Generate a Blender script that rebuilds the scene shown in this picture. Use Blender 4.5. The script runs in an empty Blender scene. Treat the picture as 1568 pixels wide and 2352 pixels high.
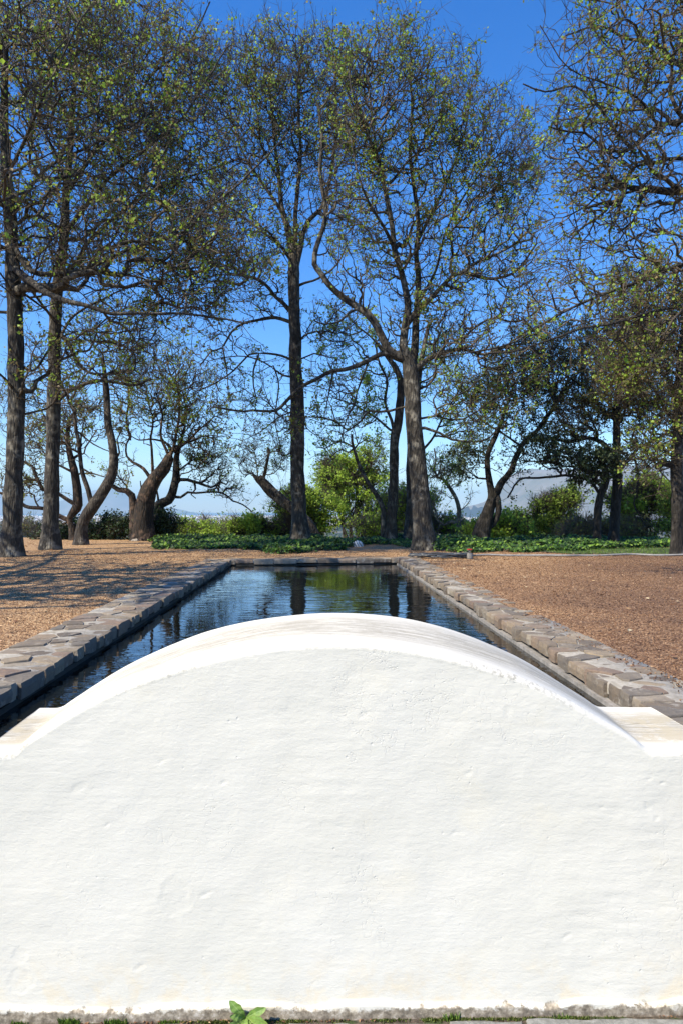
import bpy, math, random
import numpy as np
from mathutils import Vector
R = np.random.default_rng(7)
random.seed(7)
scene = bpy.context.scene
COL = scene.collection
F = 1568.0
EYE = 1.6
TZ = 0.75            # terrace level
HY = 1172.0

def P(x, y, Z):
    return np.array([(x - 784) / F * Z, Z, EYE - (y - HY) / F * Z])

def gZ(y, z=TZ):     # depth of a ground point seen at row y
    return (EYE - z) * F / (y - HY)

# ------------------------------------------------------------------ helpers
def mesh_obj(name, verts, faces_list, mat=None, parent=None, smooth=True, uv=None, mats=None, midx=None):
    """faces_list: list of (n,k) int arrays (tris / quads / ngons)"""
    verts = np.asarray(verts, dtype=np.float32)
    me = bpy.data.meshes.new(name)
    me.vertices.add(len(verts))
    me.vertices.foreach_set('co', verts.ravel())
    loops, starts, pos = [], [], 0
    for f in faces_list:
        f = np.asarray(f, dtype=np.int32)
        if f.size == 0: continue
        n, k = f.shape
        loops.append(f.ravel()); starts.append(pos + np.arange(n, dtype=np.int32) * k); pos += n * k
    loops = np.concatenate(loops); starts = np.concatenate(starts)
    me.loops.add(len(loops)); me.loops.foreach_set('vertex_index', loops)
    me.polygons.add(len(starts)); me.polygons.foreach_set('loop_start', starts)
    if uv is not None:
        l = me.uv_layers.new(name='UVMap')
        l.data.foreach_set('uv', np.asarray(uv, dtype=np.float32)[loops].ravel())
    me.update(calc_edges=True)
    me.validate()
    me.polygons.foreach_set('use_smooth', np.full(len(me.polygons), smooth, dtype=bool))
    if mat: me.materials.append(mat)
    o = bpy.data.objects.new(name, me); COL.objects.link(o)
    if parent is not None: o.parent = parent
    return o

def tag(o, label=None, cat=None, group=None, kind=None):
    if label: o['label'] = label
    if cat: o['category'] = cat
    if group: o['group'] = group
    if kind: o['kind'] = kind
    return o

def empty(name, loc):
    o = bpy.data.objects.new(name, None); COL.objects.link(o)
    o.location = loc; o.empty_display_size = .3
    return o

def grid_faces(nu, nv, off=0, wrap=False):
    a = np.arange(nu - 1)[:, None]
    b = np.arange(nv if wrap else nv - 1)[None, :]
    i = a * nv + b; j = a * nv + (b + 1) % nv
    f = np.stack([i, j, j + nv, i + nv], -1).reshape(-1, 4)
    return f + off

def catmull(pts, step):
    pts = np.asarray(pts, float)
    if len(pts) < 3:
        n = max(2, int(np.linalg.norm(pts[1][:3] - pts[0][:3]) / step) + 1)
        t = np.linspace(0, 1, n)[:, None]
        return pts[0] * (1 - t) + pts[1] * t
    q = np.vstack([2 * pts[0] - pts[1], pts, 2 * pts[-1] - pts[-2]])
    out = []
    for i in range(1, len(q) - 2):
        n = max(1, int(np.linalg.norm(q[i + 1][:3] - q[i][:3]) / step))
        t = (np.arange(n) / n)[:, None]
        p0, p1, p2, p3 = q[i - 1], q[i], q[i + 1], q[i + 2]
        out.append(.5 * ((2 * p1) + (-p0 + p2) * t + (2 * p0 - 5 * p1 + 4 * p2 - p3) * t ** 2 + (-p0 + 3 * p1 - 3 * p2 + p3) * t ** 3))
    out.append(q[-2][None])
    return np.vstack(out)

# cheap smooth value noise (3D) in numpy
_perm = R.permutation(512)
_val = R.random(512) * 2 - 1
def vnoise(p):
    p = np.asarray(p, float)
    i = np.floor(p).astype(int); f = p - i; f = f * f * (3 - 2 * f)
    def h(a, b, c): return _val[(_perm[(_perm[(a & 511)] + b) & 511] + c) & 511]
    x, y, z = i[..., 0], i[..., 1], i[..., 2]; fx, fy, fz = f[..., 0], f[..., 1], f[..., 2]
    def L(a, b, t): return a + (b - a) * t
    return L(L(L(h(x, y, z), h(x + 1, y, z), fx), L(h(x, y + 1, z), h(x + 1, y + 1, z), fx), fy),
             L(L(h(x, y, z + 1), h(x + 1, y, z + 1), fx), L(h(x, y + 1, z + 1), h(x + 1, y + 1, z + 1), fx), fy), fz)
def fbm(p, o=4):
    s = 0; a = 1; p = np.asarray(p, float)
    for k in range(o):
        s = s + a * vnoise(p * 2 ** k + 17.3 * k); a *= .5
    return s

# ------------------------------------------------------------------ materials
def new_mat(name):
    m = bpy.data.materials.new(name); m.use_nodes = True
    nt = m.node_tree; nt.nodes.clear()
    out = nt.nodes.new('ShaderNodeOutputMaterial')
    b = nt.nodes.new('ShaderNodeBsdfPrincipled')
    nt.links.new(b.outputs[0], out.inputs[0])
    return m, nt, b, out
class NT:
    def __init__(s, nt): s.nt = nt
    def n(s, typ, **kw):
        nd = s.nt.nodes.new(typ)
        for k, v in kw.items():
            if k.startswith('i_'):
                nd.inputs[k[2:].replace('_', ' ')].default_value = v
            else: setattr(nd, k, v)
        return nd
    def l(s, a, b): s.nt.links.new(a, b)
    def coords(s, scale=(1, 1, 1), kind='Object', rot=(0, 0, 0)):
        t = s.n('ShaderNodeTexCoord'); m = s.n('ShaderNodeMapping')
        m.inputs['Scale'].default_value = scale; m.inputs['Rotation'].default_value = rot
        s.l(t.outputs[kind], m.inputs[0]); return m.outputs[0]
    def noise(s, vec, scale, detail=4, rough=.55, dist=0):
        a = s.n('ShaderNodeTexNoise'); s.l(vec, a.inputs['Vector'])
        a.inputs['Scale'].default_value = scale; a.inputs['Detail'].default_value = detail
        a.inputs['Roughness'].default_value = rough; a.inputs['Distortion'].default_value = dist
        return a.outputs['Fac']
    def vor(s, vec, scale, out='Distance', feature='F1', rnd=1):
        a = s.n('ShaderNodeTexVoronoi', feature=feature); s.l(vec, a.inputs['Vector'])
        a.inputs['Scale'].default_value = scale; a.inputs['Randomness'].default_value = rnd
        return a.outputs[out]
    def ramp(s, fac, stops, interp='LINEAR'):
        r = s.n('ShaderNodeValToRGB'); s.l(fac, r.inputs[0]); cr = r.color_ramp; cr.interpolation = interp
        while len(cr.elements) > 1: cr.elements.remove(cr.elements[0])
        cr.elements[0].position = stops[0][0]; cr.elements[0].color = (*stops[0][1], 1)
        for p, c in stops[1:]:
            e = cr.elements.new(p); e.color = (*c, 1)
        return r.outputs[0]
    def mr(s, v, a, b, c=0, d=1, clamp=True):
        m = s.n('ShaderNodeMapRange', clamp=clamp); s.l(v, m.inputs[0])
        for k, x in zip((1, 2, 3, 4), (a, b, c, d)): m.inputs[k].default_value = x
        return m.outputs[0]
    def math(s, op, a, b=None):
        m = s.n('ShaderNodeMath', operation=op)
        for i, v in enumerate((a, b)):
            if v is None: continue
            if isinstance(v, (int, float)): m.inputs[i].default_value = v
            else: s.l(v, m.inputs[i])
        return m.outputs[0]
    def mix(s, fac, a, b, blend='MIX'):
        m = s.n('ShaderNodeMix', data_type='RGBA', blend_type=blend)
        if isinstance(fac, (int, float)): m.inputs[0].default_value = fac
        else: s.l(fac, m.inputs[0])
        for i, v in ((6, a), (7, b)):
            if isinstance(v, tuple): m.inputs[i].default_value = (*v, 1)
            else: s.l(v, m.inputs[i])
        return m.outputs[2]
    def bump(s, h, strength, dist, normal=None):
        b = s.n('ShaderNodeBump'); s.l(h, b.inputs['Height'])
        b.inputs['Strength'].default_value = strength; b.inputs['Distance'].default_value = dist
        if normal is not None: s.l(normal, b.inputs['Normal'])
        return b.outputs[0]

def mat_bark(name, c1, c2, c3, scale=1.0):
    m, nt, b, _ = new_mat(name); N = NT(nt)
    v = N.coords((1, 1, .22))
    w = N.noise(v, 22 * scale, 5, .65, .6)
    v2 = N.coords((1, 1, 1))
    big = N.noise(v2, 1.7, 3)
    cracks = N.mr(N.vor(v, 30 * scale, feature='F1'), .15, .6)
    c = N.ramp(w, [(.32, c1), (.55, c2), (.72, c3)])
    lich = N.mr(N.noise(v2, 6, 5), .5, .64)
    c = N.mix(N.math('MULTIPLY', lich, N.mr(big, .4, .65)), c, tuple(min(1, x * 1.4 + .03) for x in c3))
    N.l(c, b.inputs['Base Color']); b.inputs['Roughness'].default_value = .92
    h = N.math('ADD', w, N.math('MULTIPLY', cracks, .5))
    N.l(N.bump(h, .9, .03), b.inputs['Normal'])
    return m

def mat_leaf(name, stops, trans=.35):
    m, nt, b, out = new_mat(name); N = NT(nt)
    g = N.n('ShaderNodeNewGeometry')
    c = N.ramp(g.outputs['Random Per Island'], stops)
    N.l(c, b.inputs['Base Color']); b.inputs['Roughness'].default_value = .5
    b.inputs['Specular IOR Level'].default_value = .35
    t = N.n('ShaderNodeBsdfTranslucent'); N.l(c, t.inputs[0])
    mx = N.n('ShaderNodeMixShader'); mx.inputs[0].default_value = trans
    N.l(b.outputs[0], mx.inputs[1]); N.l(t.outputs[0], mx.inputs[2]); N.l(mx.outputs[0], out.inputs[0])
    return m

BARK = mat_bark('bark_grey', (.008, .007, .005), (.042, .035, .027), (.15, .135, .105))
BARKB = mat_bark('bark_brown', (.008, .006, .005), (.032, .025, .019), (.11, .092, .07))
BARKD = mat_bark('bark_dark', (.005, .004, .003), (.018, .014, .010), (.05, .042, .034))
BARKO = mat_bark('bark_old_rust', (.008, .006, .004), (.022, .015, .010), (.10, .055, .03))
BARKP = mat_bark('bark_pale', (.04, .035, .028), (.13, .115, .09), (.28, .25, .2))
def mat_twig(name, a, b_):
    m, nt, b, _ = new_mat(name); N = NT(nt)
    v = N.coords((1, 1, 1)); f = N.noise(v, 1.3, 4)
    N.l(N.ramp(f, [(.35, a), (.65, b_)]), b.inputs['Base Color']); b.inputs['Roughness'].default_value = .8
    return m
TWIG = mat_twig('twig', (.018, .014, .010), (.10, .076, .05))
TWIGD = mat_twig('twig_dark', (.009, .007, .006), (.035, .028, .02))
TWIGP = mat_twig('twig_pale', (.08, .066, .05), (.22, .19, .15))
L_SPRING = mat_leaf('leaf_spring', [(0, (.20, .13, .05)), (.25, (.25, .20, .05)), (.45, (.22, .29, .045)), (.8, (.27, .42, .05)), (1, (.34, .52, .06))], .45)
L_BUD = mat_leaf('leaf_bud', [(0, (.13, .085, .045)), (.3, (.22, .17, .07)), (.5, (.24, .27, .05)), (.75, (.28, .42, .05)), (1, (.38, .56, .07))], .45)
L_LIME = mat_leaf('leaf_lime', [(0, (.22, .30, .035)), (.5, (.34, .49, .055)), (1, (.46, .62, .09))], .5)
L_MID = mat_leaf('leaf_mid', [(0, (.10, .15, .025)), (.5, (.20, .30, .04)), (1, (.33, .45, .07))], .5)
L_DARK = mat_leaf('leaf_dark', [(0, (.010, .022, .008)), (.6, (.025, .05, .015)), (1, (.055, .10, .025))], .2)
L_GREY = mat_leaf('leaf_greygreen', [(0, (.03, .05, .025)), (.6, (.07, .10, .04)), (1, (.16, .20, .07))], .25)
L_OLIVE = mat_leaf('leaf_olive', [(0, (.17, .12, .06)), (.5, (.22, .19, .06)), (1, (.24, .32, .06))], .4)
L_IVY = mat_leaf('leaf_ivy', [(0, (.012, .03, .01)), (.5, (.035, .085, .016)), (.8, (.09, .19, .025)), (1, (.26, .40, .05))], .3)

# ------------------------------------------------------------------ tree builder
REF = np.array([.33, -.9, .28]); REF /= np.linalg.norm(REF)
def frames(T):
    A = np.cross(T, REF); A /= (np.linalg.norm(A, axis=1, keepdims=True) + 1e-9)
    B = np.cross(T, A); return A, B

def tubes(P0, P1, T0, T1, r0, r1, k, lump=0.0):
    """one k-sided prism per edge, all at once"""
    n = len(P0); a = np.arange(k) / k * 2 * np.pi
    def ring(Pt, T, r):
        A, B = frames(T)
        rr = np.repeat(r[:, None], k, 1)
        if lump:
            ang = a[None, :]
            q = Pt[:, None, :] * 0 + np.stack([np.cos(ang) * 1.3 + Pt[:, :1] * 1.1, np.sin(ang) * 1.3 + Pt[:, 1:2] * 1.1, np.broadcast_to(Pt[:, 2:3] * 2.2, (n, k))], -1)
            rr = rr * (1 + lump * fbm(q, 3))
        return Pt[:, None, :] + rr[..., None] * (np.cos(a)[None, :, None] * A[:, None, :] + np.sin(a)[None, :, None] * B[:, None, :])
    V = np.concatenate([ring(P0, T0, r0), ring(P1, T1, r1)], 1).reshape(-1, 3)
    i = np.arange(k); j = (i + 1) % k
    f = np.stack([i, j, j + k, i + k], -1)
    Fc = (np.arange(n)[:, None, None] * 2 * k + f[None]).reshape(-1, 4)
    return V, Fc

class Skel:
    def __init__(s): s.p = []; s.par = []; s.r = []; s.att = []; s.fix = []
    def add(s, p, par, r, att=True, fix=True):
        s.p.append(p); s.par.append(par); s.r.append(r); s.att.append(att); s.fix.append(fix); return len(s.p) - 1

def unit(v): return v / (np.linalg.norm(v, axis=-1, keepdims=True) + 1e-9)

def leaf_mesh(pos, size, up=.3, n_aspect=1.0):
    """small bent leaf shapes: two triangles folded on the midrib"""
    n = len(pos)
    d = unit(R.normal(size=(n, 3)) + np.array([0, 0, up])); s = unit(np.cross(d, R.normal(size=(n, 3))))
    nn = np.cross(d, s)
    L = size[:, None]; W = L * .42 * n_aspect
    a = pos; b = pos + d * L * .5 + s * W + nn * L * .12; c = pos + d * L; e = pos + d * L * .5 - s * W + nn * L * .12
    V = np.stack([a, b, c, e], 1).reshape(-1, 3)
    i = np.arange(n)[:, None] * 4
    return V, np.hstack([i, i + 1, i + 2]), np.hstack([i, i + 2, i + 3])

TW, LF, R0 = .22, .50, .0108
def make_tree(name, label, cat, Z, trunk, limbs=(), blobs=(), ntw=2000, nleaf=8000, bark=BARK, twig=TWIG, leaf=L_SPRING,
              lsize=.055, tw_len=.7, tw_r=.0065, bf=.22, droop=0.0, up=.35, att_y=None, group=None, base_z=TZ, step=.12,
              trunk_name='trunk', flare=.45, depth=.85, gnarl=.10, broken=False, tuft=.5, r0=None, air=1.0):
    if Z < 21.5 and cat == 'tree' and trunk_name == 'trunk' and leaf not in (L_DARK, L_GREY): ntw = int(ntw * TW); nleaf = int(nleaf * LF)
    elif cat == 'tree' and trunk_name == 'trunk': ntw = int(ntw * .30); nleaf = int(nleaf * .42)
    ntw = int(ntw * air); nleaf = int(nleaf * air)
    S = Skel()
    def px(p, dz=0): return P(p[0], p[1], Z + dz)
    # trunk: (x, y, width px[, dz])
    tr = np.array([[*px(q, q[3] if len(q) > 3 else 0), q[2] / F * Z * .5] for q in trunk])
    tr[0, 2] = base_z - .05
    tr = catmull(tr, step)
    last = -1
    h0 = tr[0, 2]
    attz = P(0, att_y, Z)[2] if att_y else h0 + 1.5
    for q in tr:
        r = q[3] * (1 + flare * math.exp(-(q[2] - h0) / .28))
        last = S.add(q[:3], last, r, q[2] > attz)
    ntrunk = len(S.p)
    for lm in limbs:
        w0, w1, pts = lm[0], lm[1], lm[2]
        att = lm[3] if len(lm) > 3 else True
        m = len(pts)
        L = np.array([[*px(q, q[2] if len(q) > 2 else 0), (w0 + (w1 - w0) * (i / (m - 1)) ** .8) / F * Z * .5] for i, q in enumerate(pts)])
        pp = np.array(S.p); d = np.linalg.norm(pp - L[0, :3], axis=1); k = int(d.argmin())
        if d[k] > .02:
            L = np.vstack([[*pp[k], min(S.r[k] * .9, L[0, 3] * 1.15)], L])
        L = catmull(L, max(step, .1))[1:]
        n = len(L); L[:, :3] += gnarl * .35 * np.stack([fbm(L[:, :3] * 1.6 + s * 31, 3) for s in range(3)], 1) * np.linspace(0, 1, n)[:, None]
        last = k
        for q in L: last = S.add(q[:3], last, max(q[3], .006), att)
    # targets
    T = []
    for bl in blobs:
        cx, cy, rx, ry, n = bl[:5]; n = int(n * (1 if trunk_name != 'trunk' else 1.0 if leaf is L_GREY else 2.2)); dz = bl[5] if len(bl) > 5 else 0
        v = unit(R.normal(size=(n * 3, 3))) * (R.random(n * 3)[:, None] ** .42)
        v = v[:n]
        c = px((cx, cy), dz)
        rr = np.array([rx / F * Z, rx / F * Z * depth, ry / F * Z])
        T.append(c + v * rr)
    thin_nodes = []
    if T:
        T = np.vstack(T); T = T[T[:, 2] > base_z + 1.2] if base_z > 0 else T
        pp = np.array(S.p); ok = np.array(S.att)
        if not ok.any(): ok[:] = True
        base = pp[ok]
        dd = np.array([np.min(np.sum((base - t) ** 2, 1)) for t in T]); T = T[np.argsort(dd)]
        cap = len(S.p) + len(T) * 40
        BP = np.zeros((cap, 3)); BL = np.full(cap, 1e9)
        n0 = len(S.p); BP[:n0] = pp
        pl = np.zeros(n0)
        for i in range(1, n0):
            if S.par[i] >= 0: pl[i] = pl[S.par[i]] + np.linalg.norm(pp[i] - pp[S.par[i]])
        BL[:n0] = np.where(np.array(S.att), pl, 1e6)
        cnt = n0; PL = list(pl)
        for t in T:
            d = np.sqrt(((BP[:cnt] - t) ** 2).sum(1))
            dzn = np.maximum(BP[:cnt, 2] - t[2], 0)
            k = int(np.argmin(d + bf * BL[:cnt] + .35 * dzn * (1 - droop)))
            D = d[k]
            if D < .08: continue
            p = BP[k]; pa = S.par[k]
            tan = unit(p - S.p[pa]) if pa >= 0 else np.array([0, 0, 1.])
            side = unit((t - p))
            h = unit(tan * .7 + side * .8 + R.normal(size=3) * .2)
            m = max(2, int(D / .22))
            if m > 36: m = 36
            u = np.linspace(0, 1, m + 1)[1:, None]
            c1 = p + h * D * .38; c2 = t - unit(side + np.array([0, 0, up - droop])) * D * .28
            cu = (1 - u) ** 3 * p + 3 * (1 - u) ** 2 * u * c1 + 3 * (1 - u) * u * u * c2 + u ** 3 * t
            cu = cu + (gnarl + .05) * np.stack([vnoise(cu * 3 + s * 31) + .45 * vnoise(cu * 7.5 + s * 17) for s in range(3)], 1) * np.minimum(1, 3 * (1 - u) + .2) * np.minimum(1, u * 3) * min(1, D)
            last = k; l = BL[k] if BL[k] < 1e5 else 0
            for q in cu:
                l += np.linalg.norm(q - S.p[last])
                last = S.add(q, last, .0075, True, False)
                BP[cnt] = q; BL[cnt] = l; cnt += 1
    Pn = np.array(S.p); par = np.array(S.par); r = np.array(S.r); fix = np.array(S.fix); n = len(Pn)
    # pipe radii for grown branches
    acc = np.zeros(n); e = 2.28
    for i in range(n - 1, -1, -1):
        if not fix[i]:
            acc[i] = max(acc[i], (r0 or R0) ** e); rr = acc[i] ** (1 / e)
            r[i] = rr
            j = par[i]
            if j >= 0 and not fix[j]: acc[j] += acc[i] if acc[j] else acc[i]
    for i in range(n):
        j = par[i]
        if j >= 0 and not fix[i]: r[i] = min(r[i], r[j] * .93, .16)
    r = np.maximum(r, .005)
    # tangents: along the thickest child
    main = np.full(n, -1); best = np.zeros(n)
    for i in range(n):
        j = par[i]
        if j >= 0 and r[i] > best[j]: best[j] = r[i]; main[j] = i
    T_ = np.zeros((n, 3))
    pv = Pn - Pn[np.maximum(par, 0)]
    nv = np.where(main[:, None] >= 0, Pn[np.maximum(main, 0)] - Pn, 0)
    T_ = unit(unit(pv) * (par[:, None] >= 0) + unit(nv) * (main[:, None] >= 0))
    ed = np.where(par >= 0)[0]; pa = par[ed]
    ismain = main[pa] == ed
    P0 = Pn[pa]; P1 = Pn[ed]; T0 = np.where(ismain[:, None], T_[pa], unit(P1 - P0)); T1 = T_[ed]
    r1 = r[ed]; r0 = np.where(ismain, r[pa], np.minimum(r[pa], r1 * 1.25))
    root = empty(name, (float(Pn[0, 0]), float(Pn[0, 1]), base_z))
    off = np.array([Pn[0, 0], Pn[0, 1], base_z])
    tag(root, label, cat, group)
    big = (r1 >= .028) | (fix[ed])
    def build(nm, sel_k, mat, parent, lump, extra=None):
        Vs, Fs, o = [], [], 0
        for sel, k, lp in sel_k:
            if sel.sum() == 0: continue
            V, Fc = tubes(P0[sel], P1[sel], T0[sel], T1[sel], r0[sel], r1[sel], k, lp)
            Vs.append(V); Fs.append(Fc + o); o += len(V)
        if extra is not None:
            for V, Fc in extra: Vs.append(V); Fs.append(Fc + o); o += len(V)
        if not Vs: return None
        quads = [f for f in Fs if f.shape[1] == 4]; tris = [f for f in Fs if f.shape[1] == 3]
        return mesh_obj(nm, np.vstack(Vs) - off, ([np.vstack(quads)] if quads else []) + ([np.vstack(tris)] if tris else []), mat, parent)
    capx = []
    ends = np.where((main < 0) & (r > .03))[0]
    for i in ends:      # close the sawn or broken ends with a jagged cone
        A, B = frames(T_[i:i + 1]); k = 10; a = np.arange(k) / k * 2 * np.pi
        ring = Pn[i] + r[i] * (np.cos(a)[:, None] * A + np.sin(a)[:, None] * B)
        ring2 = ring * .55 + (Pn[i] + T_[i] * r[i] * (.9 if broken else .4)) * .45 + T_[i] * (R.random((k, 1)) * r[i] * (1.4 if broken else .3))
        V = np.vstack([ring, ring2, [Pn[i] + T_[i] * r[i] * .2]])
        q = np.array([[x, (x + 1) % k, k + (x + 1) % k, k + x] for x in range(k)])
        capx.append((V, q)); capx.append((V, np.array([[k + x, k + (x + 1) % k, 2 * k] for x in range(k)])))
    build(trunk_name, [(big & (r1 > .09), 18, .16), (big & (r1 <= .09) & (r1 > .04), 9, .12), (big & (r1 <= .04), 6, 0)], bark, root, .1, capx)
    # twigs
    cand = np.where((~fix) & (r < .03) | (fix & (r < .03) & (np.arange(n) > ntrunk)))[0]
    extra = []; tips = []
    if ntw and len(cand):
        w = np.where(main[cand] < 0, 4.0, 1.0); w /= w.sum()
        k = R.choice(cand, size=ntw, p=w)
        f = R.random((ntw, 1)); base = Pn[k] * (1 - f) + Pn[np.maximum(par[k], 0)] * f
        cen = Pn[cand].mean(0) - np.array([0, 0, 1.5])
        d = unit(T_[k] * .8 + unit(base - cen) * .55 + R.normal(size=(ntw, 3)) * .8 + np.array([0, 0, up - droop]))
        ln = tw_len * (.5 + R.random((ntw, 1)))
        ns = 4; pts = [base]; dirs = []
        for s in range(ns):
            d = unit(d + R.normal(size=(ntw, 3)) * .34 + np.array([0, 0, (up * .3 - droop * .5)]))
            pts.append(pts[-1] + d * ln / ns); dirs.append(d)
        rs = tw_r * np.linspace(1.25, .5, ns + 1)
        for s in range(ns):
            V, Fc = tubes(pts[s], pts[s + 1], dirs[s], dirs[min(s + 1, ns - 1)], np.full(ntw, rs[s]), np.full(ntw, rs[s + 1]), 3)
            extra.append((V, Fc))
        tips.append(pts[-1]); tips.append(pts[-2])
        nb = 5
        for b in range(nb):
            s = b % (ns - 1) + 1 if b < 3 else R.integers(1, ns)
            st = pts[s]; dd_ = unit(dirs[s] + R.normal(size=(ntw, 3)) * .75)
            l2 = ln * (.22 + .25 * R.random((ntw, 1)))
            mid = st + dd_ * l2 * .5; dd2 = unit(dd_ + R.normal(size=(ntw, 3)) * .3 + np.array([0, 0, up * .4 - droop * .4])); en = mid + dd2 * l2 * .5
            V, Fc = tubes(st, mid, dd_, dd2, np.full(ntw, tw_r * .7), np.full(ntw, tw_r * .55), 3); extra.append((V, Fc))
            V, Fc = tubes(mid, en, dd2, dd2, np.full(ntw, tw_r * .55), np.full(ntw, tw_r * .35), 3); extra.append((V, Fc))
            tips.append(en); tips.append(mid)
    small = ~big
    crown = build('crown', [(small & (r1 > .016), 5, 0), (small & (r1 <= .016), 4, 0)], twig, root, 0, extra)
    if nleaf and tips and crown is not None:
        tp = np.vstack(tips)
        if tuft > 0:   # leaves come in clumps: keep tips by a noise field
            wv = np.exp(tuft * 3.6 * np.clip(fbm(tp * 1.7 + 5, 2), -1, .8)); wv /= wv.sum()
        else: wv = None
        k = R.choice(len(tp), size=nleaf // 5, p=wv)
        k = np.repeat(k, 5)
        pos = tp[k] + R.normal(size=(len(k), 3)) * lsize * .75
        V, t1, t2 = leaf_mesh(pos, lsize * (.55 + .8 * R.random(len(k))))
        mesh_obj('leaves', V - off, [np.vstack([t1, t2])], leaf, crown, smooth=False)
    return root

# ------------------------------------------------------------------ camera, sun, sky
cam = bpy.data.cameras.new('camera'); camo = bpy.data.objects.new('camera', cam); COL.objects.link(camo)
camo.location = (0, 0, EYE); camo.rotation_euler = (math.radians(90), 0, 0)
cam.sensor_fit = 'VERTICAL'; cam.sensor_height = 36; cam.lens = 24; cam.shift_y = -4 / 2352
cam.clip_start = .05; cam.clip_end = 60000
scene.camera = camo
EL = math.radians(47); AZ = math.radians(234)       # compass bearing of the sun, from +Y towards +X
sv = Vector((math.sin(AZ) * math.cos(EL), math.cos(AZ) * math.cos(EL), math.sin(EL)))
sl = bpy.data.lights.new('sun', 'SUN'); sl.energy = 5.0; sl.angle = math.radians(.5); sl.color = (1, .91, .74)
so = bpy.data.objects.new('sun', sl); COL.objects.link(so); so.rotation_euler = sv.to_track_quat('Z', 'Y').to_euler(); so.location = (-20, -10, 30)
w = bpy.data.worlds.new('World'); scene.world = w; w.use_nodes = True
wn = w.node_tree; wn.nodes.clear()
sk = wn.nodes.new('ShaderNodeTexSky'); sk.sky_type = 'NISHITA'; sk.sun_disc = False
sk.sun_elevation = EL; sk.sun_rotation = AZ; sk.altitude = 900; sk.air_density = 1.2; sk.dust_density = .25; sk.ozone_density = 5.5
hs = wn.nodes.new('ShaderNodeHueSaturation'); hs.inputs['Saturation'].default_value = 1.32
hs.inputs['Hue'].default_value = .511
bg = wn.nodes.new('ShaderNodeBackground'); bg.inputs[1].default_value = .15
wo = wn.nodes.new('ShaderNodeOutputWorld')
wn.links.new(sk.outputs[0], hs.inputs['Color']); wn.links.new(hs.outputs[0], bg.inputs[0]); wn.links.new(bg.outputs[0], wo.inputs[0])
scene.view_settings.view_transform = 'Standard'; scene.view_settings.look = 'None'
scene.view_settings.exposure = .69; scene.view_settings.gamma = 1
scene.cycles.max_bounces = 8; scene.cycles.volume_bounces = 0; scene.cycles.transparent_max_bounces = 8
scene.cycles.use_denoising = True; scene.cycles.denoiser = 'OPENIMAGEDENOISE'; scene.cycles.denoising_prefilter = 'ACCURATE'

# ------------------------------------------------------------------ the curved white wall
def Zw(x): return 2.2 / (1 - .016 * (x - 784) / F)
front = [(-400,1729),(33,1729),(51,1709),(102,1670),(167,1632),(231,1598),(307,1568),(402,1537),(479,1514),(581,1491),(658,1481),(761,1476),
         (855,1481),(958,1493),(1060,1516),(1163,1545),(1217,1563),(1269,1589),(1320,1616),(1371,1645),(1422,1675),(1461,1701),(1486,1722),(1900,1724)]
rear = [(-300,1624),(140,1622),(151,1619),(207,1583),(258,1545),(333,1504),(404,1477),(453,1455),(530,1433),(633,1415),(735,1405),(804,1406),(906,1414),
        (983,1429),(1060,1452),(1137,1483),(1206,1516),(1243,1542),(1320,1591),(1361,1618),(1372,1620),(1900,1618)]
def prof(pts, Zoff):
    xs, zs = [], []
    for x, y in pts:
        Z = Zw(x) + Zoff; xs.append((x - 784) / F * Z); zs.append(EYE - (y - HY) / F * Z)
    return np.array(xs), np.array(zs)
TH = .50
fx, fz = prof(front, 0); rx_, rz_ = prof(rear, TH)
XL, XR = -1.115 - .04, 1.235
# wall end planes follow the pool direction
def xend_l(t): return XL - .036 * t * TH
def xend_r(t): return XR - .036 * t * TH
NX = 420
U = np.linspace(0, 1, NX)
def smooth(a, k=5):
    kk = np.ones(k) / k; return np.convolve(np.pad(a, k // 2, mode='edge'), kk, 'valid')
rows = []
UV = []
def yfront(X): return 2.2 + .016 * X
def heightf(X): return np.interp(X, fx, fz)
def heightr(X): return np.interp(X, rx_, rz_)
ZB = -.05
# rows from the foot of the face up, over the cap, down the back into the water
NF = 230
Xf = xend_l(0) + (xend_r(0) - xend_l(0)) * U
def soft(h, X):
    a = smooth(h, 5); b_ = smooth(smooth(smooth(h, 25), 25), 15)
    k = np.clip((h - .84) / .06, 0, 1); return a * (1 - k) + b_ * k
hf = soft(heightf(Xf), Xf); Xr_ = xend_l(1) + (xend_r(1) - xend_l(1)) * U; hump = soft(heightr(Xr_), Xr_)
Vw = []
rc = .02
def relief(X, Z):
    p = np.stack([X * 3.0, Z * 3.6, np.full_like(X, 3.3)], -1)
    d = .0028 * fbm(p, 4)
    p2 = np.stack([X * 7 + Z * 2, Z * 38, np.full_like(X, 9.1)], -1)       # trowel strokes
    msk = np.clip(fbm(np.stack([X * 2.2, Z * 2.2, X * 0 + 4], -1), 2) + .35, 0, 1)
    d += .0005 * fbm(p2, 3) * msk
    return d
chips = [(403,2062,34,.003,1),(470,2055,14,.003,0),(45,2196,15,.0028,1),(48,2257,26,.0028,1),(513,1797,8,.004,0),(183,1808,22,.002,0),(247,1895,9,.003,0),
         (373,1748,9,.003,0),(532,1860,13,.0018,1),(1166,1632,9,.003,1),(836,1641,14,.002,0),(1151,1893,6,.004,0),(1508,1880,5,.004,1),(1486,1852,8,.003,1),
         (1520,1798,6,.004,0),(1489,1790,5,.004,0),(844,1980,13,.0014,1),(1382,1855,9,.0024,0),(320,2222,16,.003,0),(1300,2150,14,.0025,0),(1040,1915,9,.002,0),(1075,1775,10,.003,0),(600,2120,10,.002,0)]
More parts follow.
